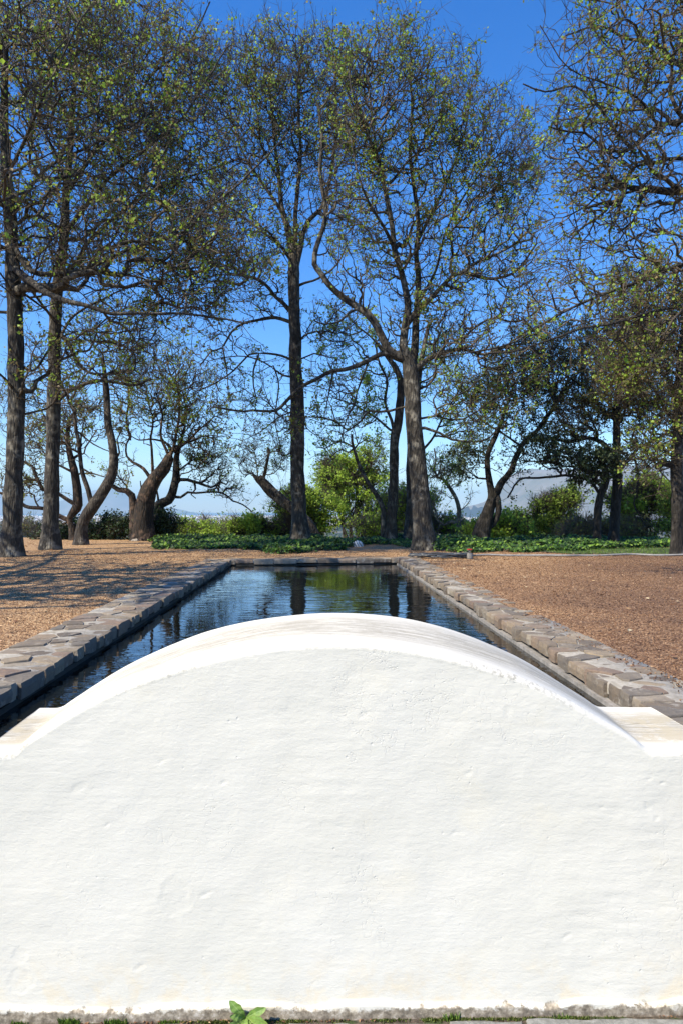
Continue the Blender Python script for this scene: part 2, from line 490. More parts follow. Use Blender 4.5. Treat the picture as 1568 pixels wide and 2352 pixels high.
def chiprelief(X, Z):
    d = np.zeros_like(X)
    for (cx, cy, rp, dp, ring) in chips:
        c = P(cx, cy, Zw(cx)); rr = rp / F * 2.2
        dx = (X - c[0]); dz = (Z - c[2])
        wob = 1 + .25 * vnoise(np.stack([X * 60, Z * 60, X * 0 + cx], -1))
        if ring: q = np.hypot(dx, dz * .85) / (rr * wob); d -= dp * .28 / (1 + np.exp((q - 1) * 14)) - dp * .10 * np.exp(-((q - 1.12) / .14) ** 2)
        else:
            q = np.hypot(dx + dz * .6, (dz - dx * .5) * 2.6) / (rr * wob); d -= dp * .42 / (1 + np.exp((q - 1) * 10))
    return d
for i in range(NF):
    v = i / (NF - 1)
    Z = ZB + (hf - rc - ZB) * v
    Y = yfront(Xf)
    d = relief(Xf, Z) + chiprelief(Xf, Z)
    foot = np.clip((.012 + .012 * vnoise(np.stack([Xf * 9, Xf * 0, Xf * 0], -1)) - Z) / .006, 0, 1)   # the plinth steps out
    Vw.append(np.stack([Xf, Y - d - .012 * foot, Z], -1)); UV.append(np.stack([U, -(hf - Z)], -1))
# cap
capn = 44
for i in range(1, capn + 1):
    t = i / capn
    if t < .12:
        a = t / .12 * math.pi / 2; tt = (1 - math.cos(a)) * rc / TH; dzz = -rc + math.sin(a) * rc
        tt = (1 - math.cos(a)) * rc / TH
    elif t > .88:
        a = (t - .88) / .12 * math.pi / 2; tt = 1 - rc * 1.5 / TH + math.sin(a) * rc * 1.5 / TH; dzz = -(1 - math.cos(a)) * rc * 1.5
    else:
        s = (t - .12) / .76; tt = rc / TH + s * (1 - rc * 2.5 / TH); dzz = 0
    X = Xf - .036 * tt * TH
    k = min(1, max(0, tt)); ss = k * k * (3 - 2 * k)
    H = hf * (1 - ss) + hump * ss
    above = np.clip((H - .80) / .1, 0, 1)
    hh = H + dzz + .006 * math.sin(k * math.pi) * above + .0018 * fbm(np.stack([X * 5, X * 0 + tt * 4, X * 0], -1), 4)
    Vw.append(np.stack([X, yfront(X) + tt * TH, hh], -1)); UV.append(np.stack([U, np.full(NX, tt)], -1))
for i in range(1, 8):
    X = Xf - .036 * TH
    Vw.append(np.stack([X, yfront(X) + TH + .002, (hump - rc * 1.5) * (1 - i / 7) + .2 * i / 7], -1)); UV.append(np.stack([U, np.full(NX, 1.0)], -1))
Vw = np.array(Vw); nr = len(Vw)
Vflat = Vw.reshape(-1, 3); uvw = np.array(UV).reshape(-1, 2)
Fw = grid_faces(nr, NX)
# end faces
endl = [r_ * NX for r_ in range(nr)]; endr = [r_ * NX + NX - 1 for r_ in range(nr)]
m, nt, b, _ = new_mat('whitewash'); N = NT(nt)
v = N.coords((1, 1, 1)); vs = N.coords((.9, .9, 6))
strok = N.noise(vs, 9, 6, .62, .3); fine = N.noise(v, 130, 4, .7); mid = N.noise(N.coords((.75, 1, 1.5)), 42, 6, .68, .3); lump = N.noise(v, 7, 4)
uvn = N.n('ShaderNodeUVMap'); mp = N.n('ShaderNodeMapping'); mp.inputs['Scale'].default_value = (5, 26, 1); N.l(uvn.outputs[0], mp.inputs[0])
sx = N.n('ShaderNodeSeparateXYZ'); N.l(uvn.outputs[0], sx.inputs[0])
geo = N.n('ShaderNodeTexCoord'); so_ = N.n('ShaderNodeSeparateXYZ'); N.l(geo.outputs['Object'], so_.inputs[0]); Zc = so_.outputs[2]; Xc = so_.outputs[0]
base = N.mix(N.mr(N.noise(v, 2.3, 5), .35, .7), (.69, .655, .56), (.725, .69, .60))
base = N.mix(N.mr(N.noise(v, 4.1, 6, .6), .57, .8, 0, .45), base, (.78, .70, .52))
# cap stains: brushed streaks along the arc
st = N.noise(mp.outputs[0], 2.2, 8, .72, .4)
mp2 = N.n('ShaderNodeMapping'); mp2.inputs['Scale'].default_value = (26, 60, 1); N.l(uvn.outputs[0], mp2.inputs[0])
st2 = N.noise(mp2.outputs[0], 2.4, 6, .75)
tv = sx.outputs[1]
band = N.math('MULTIPLY', N.mr(tv, .10, .34), N.mr(tv, .93, .6))
cs = N.math('MULTIPLY', N.mr(N.math('ADD', st, N.math('MULTIPLY', st2, .55)), .66, .84), band)
flat = N.mr(Zc, .90, .82)      # the level shoulders are dirtier than the arch
cs = N.math('MULTIPLY', cs, N.math('ADD', .85, N.math('MULTIPLY', flat, .15)))
base = N.mix(N.math('MULTIPLY', band, .42), base, (.52, .50, .44))
base = N.mix(cs, base, (.30, .27, .21))
shn = N.noise(v, 9, 8, .75, .3)
shm = N.math('MULTIPLY', N.math('MULTIPLY', flat, N.math('MULTIPLY', N.mr(tv, .1, .2), N.mr(tv, .86, .66))), N.mr(shn, .43, .53))
base = N.mix(N.math('MULTIPLY', shm, .9), base, (.45, .395, .285))
# the worn arris
ar = N.math('MULTIPLY', N.math('MULTIPLY', N.mr(tv, -.030, -.005), N.mr(tv, .06, .03)), N.mr(N.noise(v, 60, 6, .75), .47, .58))
ar = N.math('MULTIPLY', ar, N.mr(N.noise(v, 3.2, 3), .40, .6))
base = N.mix(N.math('MULTIPLY', ar, .7), base, (.27, .25, .205))
# foot of the wall
on = N.math('MULTIPLY', N.noise(v, 26, 6, .7), .085)
edge = N.math('ADD', Zc, on)
lowst = N.math('MULTIPLY', N.mr(Zc, .2, .02), N.mr(N.noise(v, 11, 6, .7), .47, .62))
base = N.mix(N.math('MULTIPLY', lowst, .5), base, (.74, .60, .38))
pl = N.mr(edge, .047, .037)
plc = N.ramp(N.noise(v, 40, 6, .7), [(.3, (.08, .062, .042)), (.47, (.22, .18, .13)), (.58, (.38, .32, .24)), (.70, (.62, .56, .48))])
base = N.mix(N.math('MULTIPLY', pl, .95), base, plc)
N.l(base, b.inputs['Base Color']); b.inputs['Roughness'].default_value = .85; b.inputs['Specular IOR Level'].default_value = .2
hh_ = N.math('ADD', N.math('MULTIPLY', strok, .42), N.math('ADD', N.math('MULTIPLY', fine, .34), N.math('ADD', N.math('MULTIPLY', mid, .85), N.math('MULTIPLY', lump, 1.3))))
pit = N.math('MULTIPLY', N.mr(N.vor(v, 20), .05, .10, 1, 0), N.mr(N.noise(v, 3.5, 3), .5, .62))
ck = N.n('ShaderNodeTexVoronoi', feature='DISTANCE_TO_EDGE'); dv = N.n('ShaderNodeVectorMath', operation='ADD'); N.l(v, dv.inputs[0]); nz_ = N.n('ShaderNodeTexNoise'); N.l(v, nz_.inputs['Vector']); nz_.inputs['Scale'].default_value = 9; nz_.inputs['Detail'].default_value = 5
N.l(nz_.outputs['Color'], dv.inputs[1]); N.l(dv.outputs[0], ck.inputs['Vector']); ck.inputs['Scale'].default_value = 2.6
crk = N.math('MULTIPLY', N.mr(ck.outputs['Distance'], 0, .012, 1, 0), N.mr(N.noise(v, 2.1, 4), .53, .60))
hh_ = N.math('SUBTRACT', hh_, N.math('ADD', N.math('MULTIPLY', pit, .8), N.math('MULTIPLY', crk, .9)))
N.l(N.bump(hh_, .34, .005), b.inputs['Normal'])
WALLM = m
ngl = np.array([endl[::-1]]); ngr = np.array([endr])
wall = mesh_obj('white_wall', Vflat, [Fw, ngl, ngr], WALLM, uv=uvw)
for p in wall.data.polygons[-2:]: p.use_smooth = False
tag(wall, 'thick whitewashed wall with an arched top and level shoulders at the pool end', 'wall')

# ------------------------------------------------------------------ pool, coping, gravel terrace
SK = -57 / F                                             # the pool runs towards (727, horizon)
def xl(Y): return -1.4615 + SK * Y                       # inner top edge of the coping
def xr(Y): return 1.4334 + SK * Y
def yf(X): return 12.0 + .14 * X                         # far inner edge
CW = .44
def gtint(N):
    # mottled tint by position: pale golden left and far, darker red brown right and near
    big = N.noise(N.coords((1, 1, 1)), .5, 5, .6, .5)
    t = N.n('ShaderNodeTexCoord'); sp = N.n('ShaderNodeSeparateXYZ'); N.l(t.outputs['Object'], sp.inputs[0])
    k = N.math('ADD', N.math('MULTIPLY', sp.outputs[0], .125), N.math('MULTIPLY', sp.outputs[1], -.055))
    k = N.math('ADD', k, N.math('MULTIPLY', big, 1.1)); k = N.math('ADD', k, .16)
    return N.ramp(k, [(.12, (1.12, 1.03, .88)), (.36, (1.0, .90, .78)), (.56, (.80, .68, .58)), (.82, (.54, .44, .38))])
def mat_gravel():
    m, nt, b, _ = new_mat('gravel'); N = NT(nt)
    v = N.coords((1, 1, 1))
    g1 = N.vor(v, 95, 'Color'); d1 = N.vor(v, 95)
    sp = N.n('ShaderNodeSeparateColor'); N.l(g1, sp.inputs[0])
    c = N.ramp(sp.outputs[0], [(0, (.09, .05, .025)), (.3, (.20, .115, .055)), (.55, (.33, .20, .10)), (.8, (.46, .31, .17)), (1, (.62, .48, .32))])
    big = N.noise(v, .55, 5, .6, .5)
    c = N.mix(N.mr(big, .42, .62), c, (.30, .17, .085), 'MIX') if False else c
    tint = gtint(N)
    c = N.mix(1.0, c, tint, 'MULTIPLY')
    c = N.mix(N.mr(N.noise(v, 2.4, 6, .7), .56, .68, 0, .6), c, (.10, .055, .032))
    N.l(c, b.inputs['Base Color']); b.inputs['Roughness'].default_value = .9
    N.l(N.bump(N.math('ADD', N.math('SUBTRACT', 1, d1), N.math('MULTIPLY', N.noise(v, 9, 4), 1.5)), .7, .012), b.inputs['Normal'])
    return m
GRAV = mat_gravel()
def zt(X, Y):   # gravel surface with soft unevenness
    return TZ - .006 + .010 * fbm(np.stack([X * .5, Y * .5, X * 0 + 2], -1), 3)
def sheet(name, Xf0, Xf1, ys, nx, mat, zf, kind='structure', pw=1.0):
    s = np.linspace(0, 1, nx)
    V = []
    for y in ys:
        a, c = Xf0(y), Xf1(y); X = a + (c - a) * s ** pw
        V.append(np.stack([X, np.full(nx, y), zf(X, np.full(nx, y))], -1))
    o = mesh_obj(name, np.array(V).reshape(-1, 3), [grid_faces(len(ys), nx)], mat)
    return o
ysn = np.concatenate([np.arange(2.46, 12.3, .25)])
def far_inner(Y): return 0
# one terrace sheet in three fields around the pool, joined into one mesh
def field(Xa, Xb, ys, nx, pw=1.0, flip=False):
    s = np.linspace(0, 1, nx) ** pw
    if flip: s = 1 - s[::-1]
    V = []
    for y in ys:
        a, c = Xa(y), Xb(y); X = a + (c - a) * s; Y = np.full(nx, y)
        V.append(np.stack([X, Y, zt(X, Y)], -1))
    return np.array(V).reshape(-1, 3), grid_faces(len(ys), nx)
ys1 = np.linspace(2.46, 12.0, 50); ys2 = np.linspace(12.0, 21.5, 40)
A1 = field(lambda y: -60, lambda y: xl(y) - .25, ys1, 60, .35)
B1 = field(lambda y: xr(y) + .25, lambda y: 60, ys1, 60, 2.8)
# keep the far field's near row just behind the far coping
V, Fq = [], None
s = np.linspace(-1, 1, 121); sX = np.sign(s) * np.abs(s) ** 2.2 * 60
for j, y in enumerate(np.linspace(0, 1, 40)):
    Y0 = np.where((sX > -2.2) & (sX < 1.4), yf(sX) + .2, 12.0); Y = Y0 + (21.5 - Y0) * y
    V.append(np.stack([sX, Y, zt(sX, Y)], -1))
C1 = (np.array(V).reshape(-1, 3), grid_faces(40, 121))
o = 0; Vs = []; Fs = []
for V_, F_ in (A1, B1, C1): Vs.append(V_); Fs.append(F_ + o); o += len(V_)
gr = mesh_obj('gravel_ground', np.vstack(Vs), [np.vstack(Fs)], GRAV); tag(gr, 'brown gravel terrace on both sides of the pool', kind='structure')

# pool basin + water
m, nt, b, _ = new_mat('basin'); N = NT(nt); v = N.coords()
N.l(N.ramp(N.noise(v, 5, 5), [(.3, (.012, .012, .010)), (.7, (.05, .048, .04))]), b.inputs['Base Color']); b.inputs['Roughness'].default_value = .9
BAS = m
m, nt, b, _ = new_mat('concrete_ledge'); N = NT(nt); v = N.coords()
N.l(N.ramp(N.noise(v, 12, 6, .7), [(.3, (.13, .12, .105)), (.55, (.26, .24, .215)), (.75, (.36, .34, .31))]), b.inputs['Base Color']); b.inputs['Roughness'].default_value = .9
N.l(N.bump(N.noise(v, 40, 5), .5, .01), b.inputs['Normal']); LEDGE = m
ZWAT = TZ - .104
def box_strip(x0, x1, ya, yb, z0, z1):   # x0,x1 functions of Y; a long bar along the pool
    V = []
    for y in np.linspace(ya, yb, 40):
        V += [(x0(y), y, z0), (x1(y), y, z0), (x1(y), y, z1), (x0(y), y, z1)]
    f = grid_faces(40, 4, wrap=True)
    return np.array(V), f
pool = empty('pool_basin', (0, 7, ZWAT)); tag(pool, 'long dark lined rectangular pool basin between the stone copings', 'pool')
off = np.array([0, 7, ZWAT])
def add_bars(name, bars, mat, parent, off):
    o = 0; Vs = []; Fs = []
    for V_, F_ in bars: Vs.append(V_); Fs.append(F_ + o); o += len(V_)
    return mesh_obj(name, np.vstack(Vs) - off, [np.vstack(Fs)], mat, parent, smooth=False)
wl = box_strip(lambda y: xl(y) - .32, lambda y: xl(y) - .004, 2.0, 11.9, -.4, TZ - .075)
wr = box_strip(lambda y: xr(y) + .012, lambda y: xr(y) + .32, 2.0, 12.3, -.4, TZ - .075)
Vb = []
for x in np.linspace(-2.1, 1.4, 30): Vb += [(x, yf(x) + .01, -.4), (x, yf(x) + .3, -.4), (x, yf(x) + .3, TZ - .085), (x, yf(x) + .01, TZ - .085)]
wf = (np.array(Vb), grid_faces(30, 4, wrap=True))
fl = (np.array([(-2.6, 2.0, -.38), (2.2, 2.0, -.38), (2.0, 12.6, -.38), (-2.8, 12.6, -.38)], float), np.array([[0, 1, 2, 3]]))
add_bars('side_walls', [wl, wr, wf], BAS, pool, off); add_bars('floor_slab', [fl], BAS, pool, off)
Lr = box_strip(lambda y: xr(y) - .028, lambda y: xr(y) + .010, 2.22, 12.0, .4, TZ - .082)
add_bars('ledge', [Lr], LEDGE, pool, off)

m, nt, b, _ = new_mat('pool_water'); N = NT(nt)
b.inputs['Base Color'].default_value = (.006, .007, .006, 1); b.inputs['Roughness'].default_value = .015; b.inputs['IOR'].default_value = 1.55
b.inputs['Specular IOR Level'].default_value = .75
v1 = N.coords((1, 3.2, 1), rot=(0, 0, .05)); v2 = N.coords((1, 2.0, 1), rot=(0, 0, -.5)); v3 = N.coords((1, 1.4, 1), rot=(0, 0, .7))
h = N.math('ADD', N.math('MULTIPLY', N.noise(v1, 3.2, 2, .45, .6), 1.0), N.math('ADD', N.math('MULTIPLY', N.noise(v2, 6.5, 2, .5, .4), .38), N.math('MULTIPLY', N.noise(v3, 15, 2, .5), .10)))
calm = N.mr(N.noise(N.coords((1, 1, 1)), .8, 2), .38, .62, .25, 1)
N.l(N.bump(N.math('MULTIPLY', h, calm), .26, .019), b.inputs['Normal'])
V = []
for y in np.linspace(2.0, 12.5, 30): V += [(xl(y) - .02, y, ZWAT), (xr(y) + .03, y, ZWAT)]
wat = mesh_obj('water', V, [grid_faces(30, 2)], m); tag(wat, 'dark rippled pool water mirroring the sky and trunks', kind='structure')
# water must not stick out in front of the white wall
me = wat.data
for vv in me.vertices:
    if vv.co.y < 2.5: vv.co.y = 2.5

# coping of irregular mortared stones
def clip(poly, a, b_, c):  # keep a*x+b*y<=c
    out = []
    for i in range(len(poly)):
        p, q = poly[i], poly[(i + 1) % len(poly)]
        dp = a * p[0] + b_ * p[1] - c; dq = a * q[0] + b_ * q[1] - c
        if dp <= 0: out.append(p)
        if dp * dq < 0:
            t = dp / (dp - dq); out.append((p[0] + (q[0] - p[0]) * t, p[1] + (q[1] - p[1]) * t))
    return out
def stones(L, W, rows_, cell, mapf, seed, face=.075):
    """crazy paving on a strip: s along 0..L, t across 0..W (t=0 is the pool side)"""
    rs = random.Random(seed); seeds = []
    nrow = len(rows_)
    for k, tc in enumerate(rows_):
        s = rs.random() * cell * .5
        while s < L:
            seeds.append((s, tc * W + (rs.random() - .5) * W * .34, k)); s += cell * (.6 + .8 * rs.random()) * (1.0 if k == 0 else .9)
    Vs, Fs3, Fs4, o = [], [], [], 0
    for i, (a, c, k) in enumerate(seeds):
        poly = [(a - .6, 0), (a + .6, 0), (a + .6, W), (a - .6, W)]
        poly = clip(poly, -1, 0, 0); poly = clip(poly, 1, 0, L)
        for j, (a2, c2, _) in enumerate(seeds):
            if j == i or abs(a2 - a) > 1: continue
            nx, ny = a2 - a, c2 - c; poly = clip(poly, nx, ny, (nx * (a + a2) + ny * (c + c2)) / 2)
            if len(poly) < 3: break
        if len(poly) < 3: continue
        # resample the outline, shrink for the joint, roughen
        pts = []
        for q in range(len(poly)):
            p0, p1 = poly[q], poly[(q + 1) % len(poly)]
            n = max(1, int(math.hypot(p1[0] - p0[0], p1[1] - p0[1]) / .05))
            for u in range(n): pts.append((p0[0] + (p1[0] - p0[0]) * u / n, p0[1] + (p1[1] - p0[1]) * u / n))
        pts = np.array(pts); cen = pts.mean(0)
        d = pts - cen; L_ = np.linalg.norm(d, axis=1, keepdims=True)
        inset = .007 + .004 * vnoise(np.c_[pts * 25, np.full(len(pts), seed)])[:, None]
        inner = (pts[:, 1] < .02)
        push = rs.uniform(-.008, .022)
        P2 = cen + d * np.maximum(.3, (L_ - inset) / L_)
        P2 = P2 * .9 + .1 * (np.roll(P2, 1, 0) + np.roll(P2, -1, 0)) / 2
        P2[inner, 1] = -push + .006 * vnoise(np.c_[pts[inner] * 30, np.full(inner.sum(), 3.)])
        zt0 = rs.uniform(-.006, .012); tl = (rs.uniform(-.02, .02), rs.uniform(-.02, .02))
        n = len(P2)
        def ring(sc, z):
            q = cen + (P2 - cen) * sc
            zz = z + zt0 + (q[:, 0] - cen[0]) * tl[0] + (q[:, 1] - cen[1]) * tl[1] + .0035 * vnoise(np.c_[q * 18, np.full(n, 1.)])
            return np.c_[q, zz]
        bot = P2.copy(); zb = np.full(n, -face + rs.uniform(-.01, .018)); 
        R0 = np.c_[bot, zb]; Rm = ring(1.0, -.03); R1 = ring(1.0, -.005); R2 = ring(.975, 0); R3 = ring(.55, .001)
        Rm[:, 1] -= np.where(inner, .004, 0)
        allr = np.vstack([R0, Rm, R1, R2, R3, [[cen[0], cen[1], zt0 + .002]]])
        Vs.append(allr)
        Fs4.append(grid_faces(5, n, wrap=True) + o)
        Fs3.append(np.array([[4 * n + x, 4 * n + (x + 1) % n, 5 * n] for x in range(n)]) + o)
        Fs3.append(np.array([[x, 0, (x + 1) % n] for x in range(1, n - 1)]) + o)
        o += len(allr)
    V = np.vstack(Vs)
    return mapf(V), Fs3, Fs4
def map_l(V):
    Y = 2.3 + V[:, 0]; return np.c_[xl(Y) - V[:, 1], Y, TZ + V[:, 2]]
def map_r(V):
    Y = 2.0 + V[:, 0]; return np.c_[xr(Y) + V[:, 1], Y, TZ + V[:, 2]]
def map_f(V):
    X = -2.37 + V[:, 0]; return np.c_[X, yf(X) + V[:, 1], TZ - .004 + V[:, 2]]
m, nt, b, _ = new_mat('coping_stone'); N = NT(nt); v = N.coords()
g = N.n('ShaderNodeNewGeometry'); ri = g.outputs['Random Per Island']
c = N.ramp(ri, [(0, (.11, .09, .07)), (.2, (.23, .175, .115)), (.4, (.15, .13, .105)), (.6, (.31, .24, .155)), (.8, (.20, .135, .095)), (1, (.33, .285, .21))])
n1 = N.noise(v, 13, 7, .7, .4)
c = N.mix(N.mr(n1, .35, .6), N.mix(.5, c, (.10, .085, .075)), c)
c = N.mix(N.mr(N.noise(v, 8, 8, .75), .55, .66, 0, .8), c, (.36, .33, .28))
c = N.mix(N.mr(N.noise(v, 21, 5, .7), .64, .72, 0, .7), c, (.34, .21, .08))
c = N.mix(N.mr(N.noise(v, 35, 5, .7), .62, .7, 0, .7), c, (.05, .043, .037))
N.l(c, b.inputs['Base Color']); b.inputs['Roughness'].default_value = .85
N.l(N.bump(N.math('ADD', n1, N.math('MULTIPLY', N.noise(v, 70, 5, .7), .5)), .8, .012), b.inputs['Normal']); STONE = m
m, nt, b, _ = new_mat('mortar'); N = NT(nt); v = N.coords()
N.l(N.ramp(N.noise(v, 22, 6, .7), [(.3, (.20, .18, .145)), (.55, (.34, .31, .26)), (.75, (.44, .41, .36))]), b.inputs['Base Color']); b.inputs['Roughness'].default_value = .95
N.l(N.bump(N.noise(v, 60, 5, .7), .7, .008), b.inputs['Normal']); MORT = m
def coping(name, label, mapf, L, rows_, cell, seed, base, CW=CW):
    e = empty(name, base); tag(e, label, 'pool coping', 'stone copings round the pool')
    V, f3, f4 = stones(L, CW, rows_, cell, mapf, seed)
    mesh_obj('stones', V - np.array(base), [np.vstack(f4), np.vstack(f3)], STONE, e, smooth=False)
    ss = np.linspace(0, L, int(L / .06)); ttt = [(.010, -.062), (.010, -.010), (.018, -.003), (CW * .5, -.001), (CW + .005, -.002), (CW + .03, -.05)]
    V = np.array([[s_, t_ + (.012 * vnoise(np.array([[s_ * 9, 3., 1.]]))[0] if i >= 4 else 0), z_] for s_ in ss for i, (t_, z_) in enumerate(ttt)])
    mesh_obj('mortar', mapf(V) - np.array(base), [grid_faces(len(ss), len(ttt))], MORT, e)
    return e
coping('stone_coping', 'mortared stone coping along the side of the pool with the striped tree shadows', map_l, 9.35, [.17, .50, .83], .17, 11, (-1.9, 7, TZ))
coping('stone_coping', 'mortared stone coping along the sunlit side of the pool, above the concrete ledge', map_r, 10.1, [.18, .52, .84], .15, 12, (1.4, 7, TZ), .38)
coping('stone_coping', 'dark shaded stone coping across the far end of the pool, below the ivy', map_f, 3.8, [.3, .75], .36, 13, (-.3, 12.2, TZ))

# ------------------------------------------------------------------ paving and plants at the foot of the wall
m, nt, b, _ = new_mat('paver'); N = NT(nt); v = N.coords()
c = N.ramp(N.noise(v, 30, 7, .75), [(.3, (.10, .10, .09)), (.5, (.2, .2, .185)), (.7, (.33, .33, .31))])
N.l(c, b.inputs['Base Color']); b.inputs['Roughness'].default_value = .9; N.l(N.bump(N.noise(v, 90, 5, .7), .8, .006), b.inputs['Normal']); PAV = m
m, nt, b, _ = new_mat('soil'); N = NT(nt); v = N.coords()
c = N.ramp(N.noise(v, 60, 7, .75), [(.3, (.03, .022, .015)), (.5, (.10, .078, .055)), (.7, (.24, .19, .14))])
c = N.mix(N.mr(N.noise(v, 18, 5), .5, .62), c, (.05, .075, .018))
N.l(c, b.inputs['Base Color']); b.inputs['Roughness'].default_value = .95; N.l(N.bump(N.noise(v, 120, 5, .7), 1, .012), b.inputs['Normal']); SOIL = m
Vg = np.array([(-60, -60, -.034), (60, -60, -.034), (60, 2.46, -.034), (-60, 2.46, -.034)], float)
fg = mesh_obj('soil_ground', Vg, [np.array([[0, 1, 2, 3]])], SOIL); tag(fg, 'bare soil under the paving in front of the wall', kind='structure')
def paver_mesh(x0, x1, y0, y1, ztop):
    bx = [(x0, y0), (x1, y0), (x1, y1), (x0, y1)]; pts = []
    for i in range(4):
        p, q = bx[i], bx[(i + 1) % 4]; n = max(2, int(math.dist(p, q) / .02))
        for u in range(n): pts.append((p[0] + (q[0] - p[0]) * u / n, p[1] + (q[1] - p[1]) * u / n))
    pts = np.array(pts); cen = pts.mean(0); n = len(pts)
    pts = pts + .006 * np.c_[vnoise(np.c_[pts * 22, np.zeros(n)]), vnoise(np.c_[pts * 22, np.ones(n) * 7])]
    def rg(k, z): return np.c_[cen + (pts - cen) * (1 - k / np.maximum(.05, np.linalg.norm(pts - cen, axis=1, keepdims=True))), np.full(n, z)]
    V = np.vstack([rg(0, -.05), rg(0, ztop - .010), rg(.004, ztop - .003), rg(.013, ztop), rg(.06, ztop + .001), [[*cen, ztop + .001]]])
    return V, [grid_faces(5, n, wrap=True)], [np.array([[4 * n + x, 4 * n + (x + 1) % n, 5 * n] for x in range(n)])]
Yp = 2.172
pv_specs = [(-1.9, -1.02, 'grey stone paver in front of the wall, below the brightest grass tuft'), (-1.0, -.57, 'narrow grey stone paver in front of the moss filled joint'),
            (-.555, -.28, 'grey stone paver beside the broad leaved weed, on its mossy side'), (-.17, .33, 'grey stone paver beside the broad leaved weed, on its pebbly side'),
            (.345, .57, 'short grey stone paver behind the small grass tuft'), (.585, 1.9, 'longest grey stone paver at the foot of the wall')]
for x0, x1, lab in pv_specs:
    V, f4, f3 = paver_mesh(x0, x1, 1.55, Yp + R.uniform(-.006, .004) + .016 * x0, -.022 + R.uniform(-.003, .003))
    base_ = np.array([(x0 + x1) / 2, 1.86, -.05])
    o = mesh_obj('paving_stone', V - base_, [np.vstack(f4), np.vstack(f3)], PAV, smooth=False); o.location = base_
    tag(o, lab, 'paving stone', 'paving stones along the foot of the wall')
# blades: moss and short grass in the joint
def blades(name, cx, cy, cz, n, rx0, ry0, h, mat, base, splay=.35, width=.0016):
    b0 = np.c_[cx + np.clip(R.normal(size=n), -1.5, 1.5) * rx0, cy + R.normal(size=n) * ry0, np.full(n, cz)]
    d = unit(np.c_[R.normal(size=(n, 2)) * splay, np.ones(n)]); hh = h * (.5 + R.random(n)[:, None])
    sd = unit(np.cross(d, R.normal(size=(n, 3)))) * width
    m1 = b0 + d * hh * .55; d2 = unit(d + np.c_[R.normal(size=(n, 2)) * .3, np.zeros(n)]); tp = m1 + d2 * hh * .45
    V = np.stack([b0 - sd, b0 + sd, m1 + sd * .8, m1 - sd * .8, tp], 1).reshape(-1, 3); i = np.arange(n)[:, None] * 5
    return V - np.array(base), np.hstack([i, i + 1, i + 2, i + 3]), np.hstack([i + 3, i + 2, i + 4])
GRASS = mat_leaf('grass_blade', [(0, (.05, .09, .015)), (.6, (.10, .19, .025)), (1, (.2, .3, .05))], .3)
MOSS = mat_leaf('moss', [(0, (.03, .045, .01)), (.6, (.07, .10, .015)), (1, (.16, .20, .04))], .2)
for px_, n_, r_, h_, lab in [(165, 260, .02, .02, 'bright tuft of short grass against the grey plinth, below the round chips'), (52, 90, .016, .012, 'low dark grass tuft at the corner of the picture'),
                             (270, 200, .03, .015, 'spread tuft of short grass halfway between the corner and the broad leaved weed'),
                             (390, 160, .05, .009, 'thin low mossy grass next to the pale pebbles'), (1036, 60, .014, .022, 'upright spiky grass tuft among small pebbles'),
                             (1288, 46, .014, .016, 'small yellowish grass tuft near the longest paver')]:
    r_ = min(r_, .022); p = P(px_, 2340, 2.187); base_ = (p[0], 2.187, -.034)
    V, q, t = blades('g', p[0], 2.184 + .016 * p[0], -.034, n_, r_, .006, h_, GRASS, base_)
    o = mesh_obj('grass_tuft', V, [q, t], GRASS, smooth=False); o.location = base_; tag(o, lab, 'grass tuft', 'grass tufts in the joint below the wall')
Vm, qm, tm = [], [], []; oo = 0
for k in range(60):
    x = R.uniform(-1.05, 1.05); 
    if vnoise(np.array([[x * 5, 0, 8.]]))[0] < -.1: continue
    V, q, t = blades('m', x, 2.183 + .016 * x, -.034, 60, .02, .005, .007, MOSS, (0, 0, 0), .8, .0018)
    Vm.append(V); qm.append(q + oo); tm.append(t + oo); oo += len(V)
o = mesh_obj('moss_grass', np.vstack(Vm), [np.vstack(qm), np.vstack(tm)], MOSS, smooth=False); tag(o, 'thin green moss in the joint between wall and paving', 'moss', kind='stuff')
# small pebbles: octahedra rounded, one object per bed
def pebble_mesh(c, r, off=(0, 0, 0)):
    n = len(c)
    base = np.array([(1, 0, 0), (-1, 0, 0), (0, 1, 0), (0, -1, 0), (0, 0, 1), (0, 0, -1)], float)
    Q = R.normal(size=(n, 3, 3)) * .25 + np.eye(3) * np.array([1, .8, .55])
    V = np.einsum('kj,njl->nkl', base, Q) * r[:, None, None] + c[:, None, :]
    f = np.array([[0, 2, 4], [2, 1, 4], [1, 3, 4], [3, 0, 4], [2, 0, 5], [1, 2, 5], [3, 1, 5], [0, 3, 5]])
    return V.reshape(-1, 3) - np.array(off), (np.arange(n)[:, None, None] * 6 + f[None]).reshape(-1, 3)
m, nt, b, _ = new_mat('pebble'); N = NT(nt)
g = N.n('ShaderNodeNewGeometry')
c = N.ramp(g.outputs['Random Per Island'], [(0, (.06, .03, .017)), (.25, (.16, .085, .04)), (.5, (.30, .17, .085)), (.68, (.22, .165, .11)), (.86, (.48, .33, .19)), (1, (.78, .64, .46))])
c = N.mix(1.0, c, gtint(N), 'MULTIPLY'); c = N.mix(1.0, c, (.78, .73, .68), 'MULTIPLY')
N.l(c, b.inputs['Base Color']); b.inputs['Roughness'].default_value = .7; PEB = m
n = 420; x = R.uniform(-1.1, 1.1, n); x = x[vnoise(np.c_[x * 3.1, x * 0 + 5, x * 0]) > -.15]; n = len(x)
V, t = pebble_mesh(np.c_[x, 2.178 + .016 * x + R.random(n) * .016, np.full(n, -.031)], R.uniform(.0015, .0055, n))
o = mesh_obj('joint_pebbles', V, [t], PEB, smooth=False); tag(o, 'tiny loose pebbles in the joint below the wall', 'pebbles', kind='stuff')
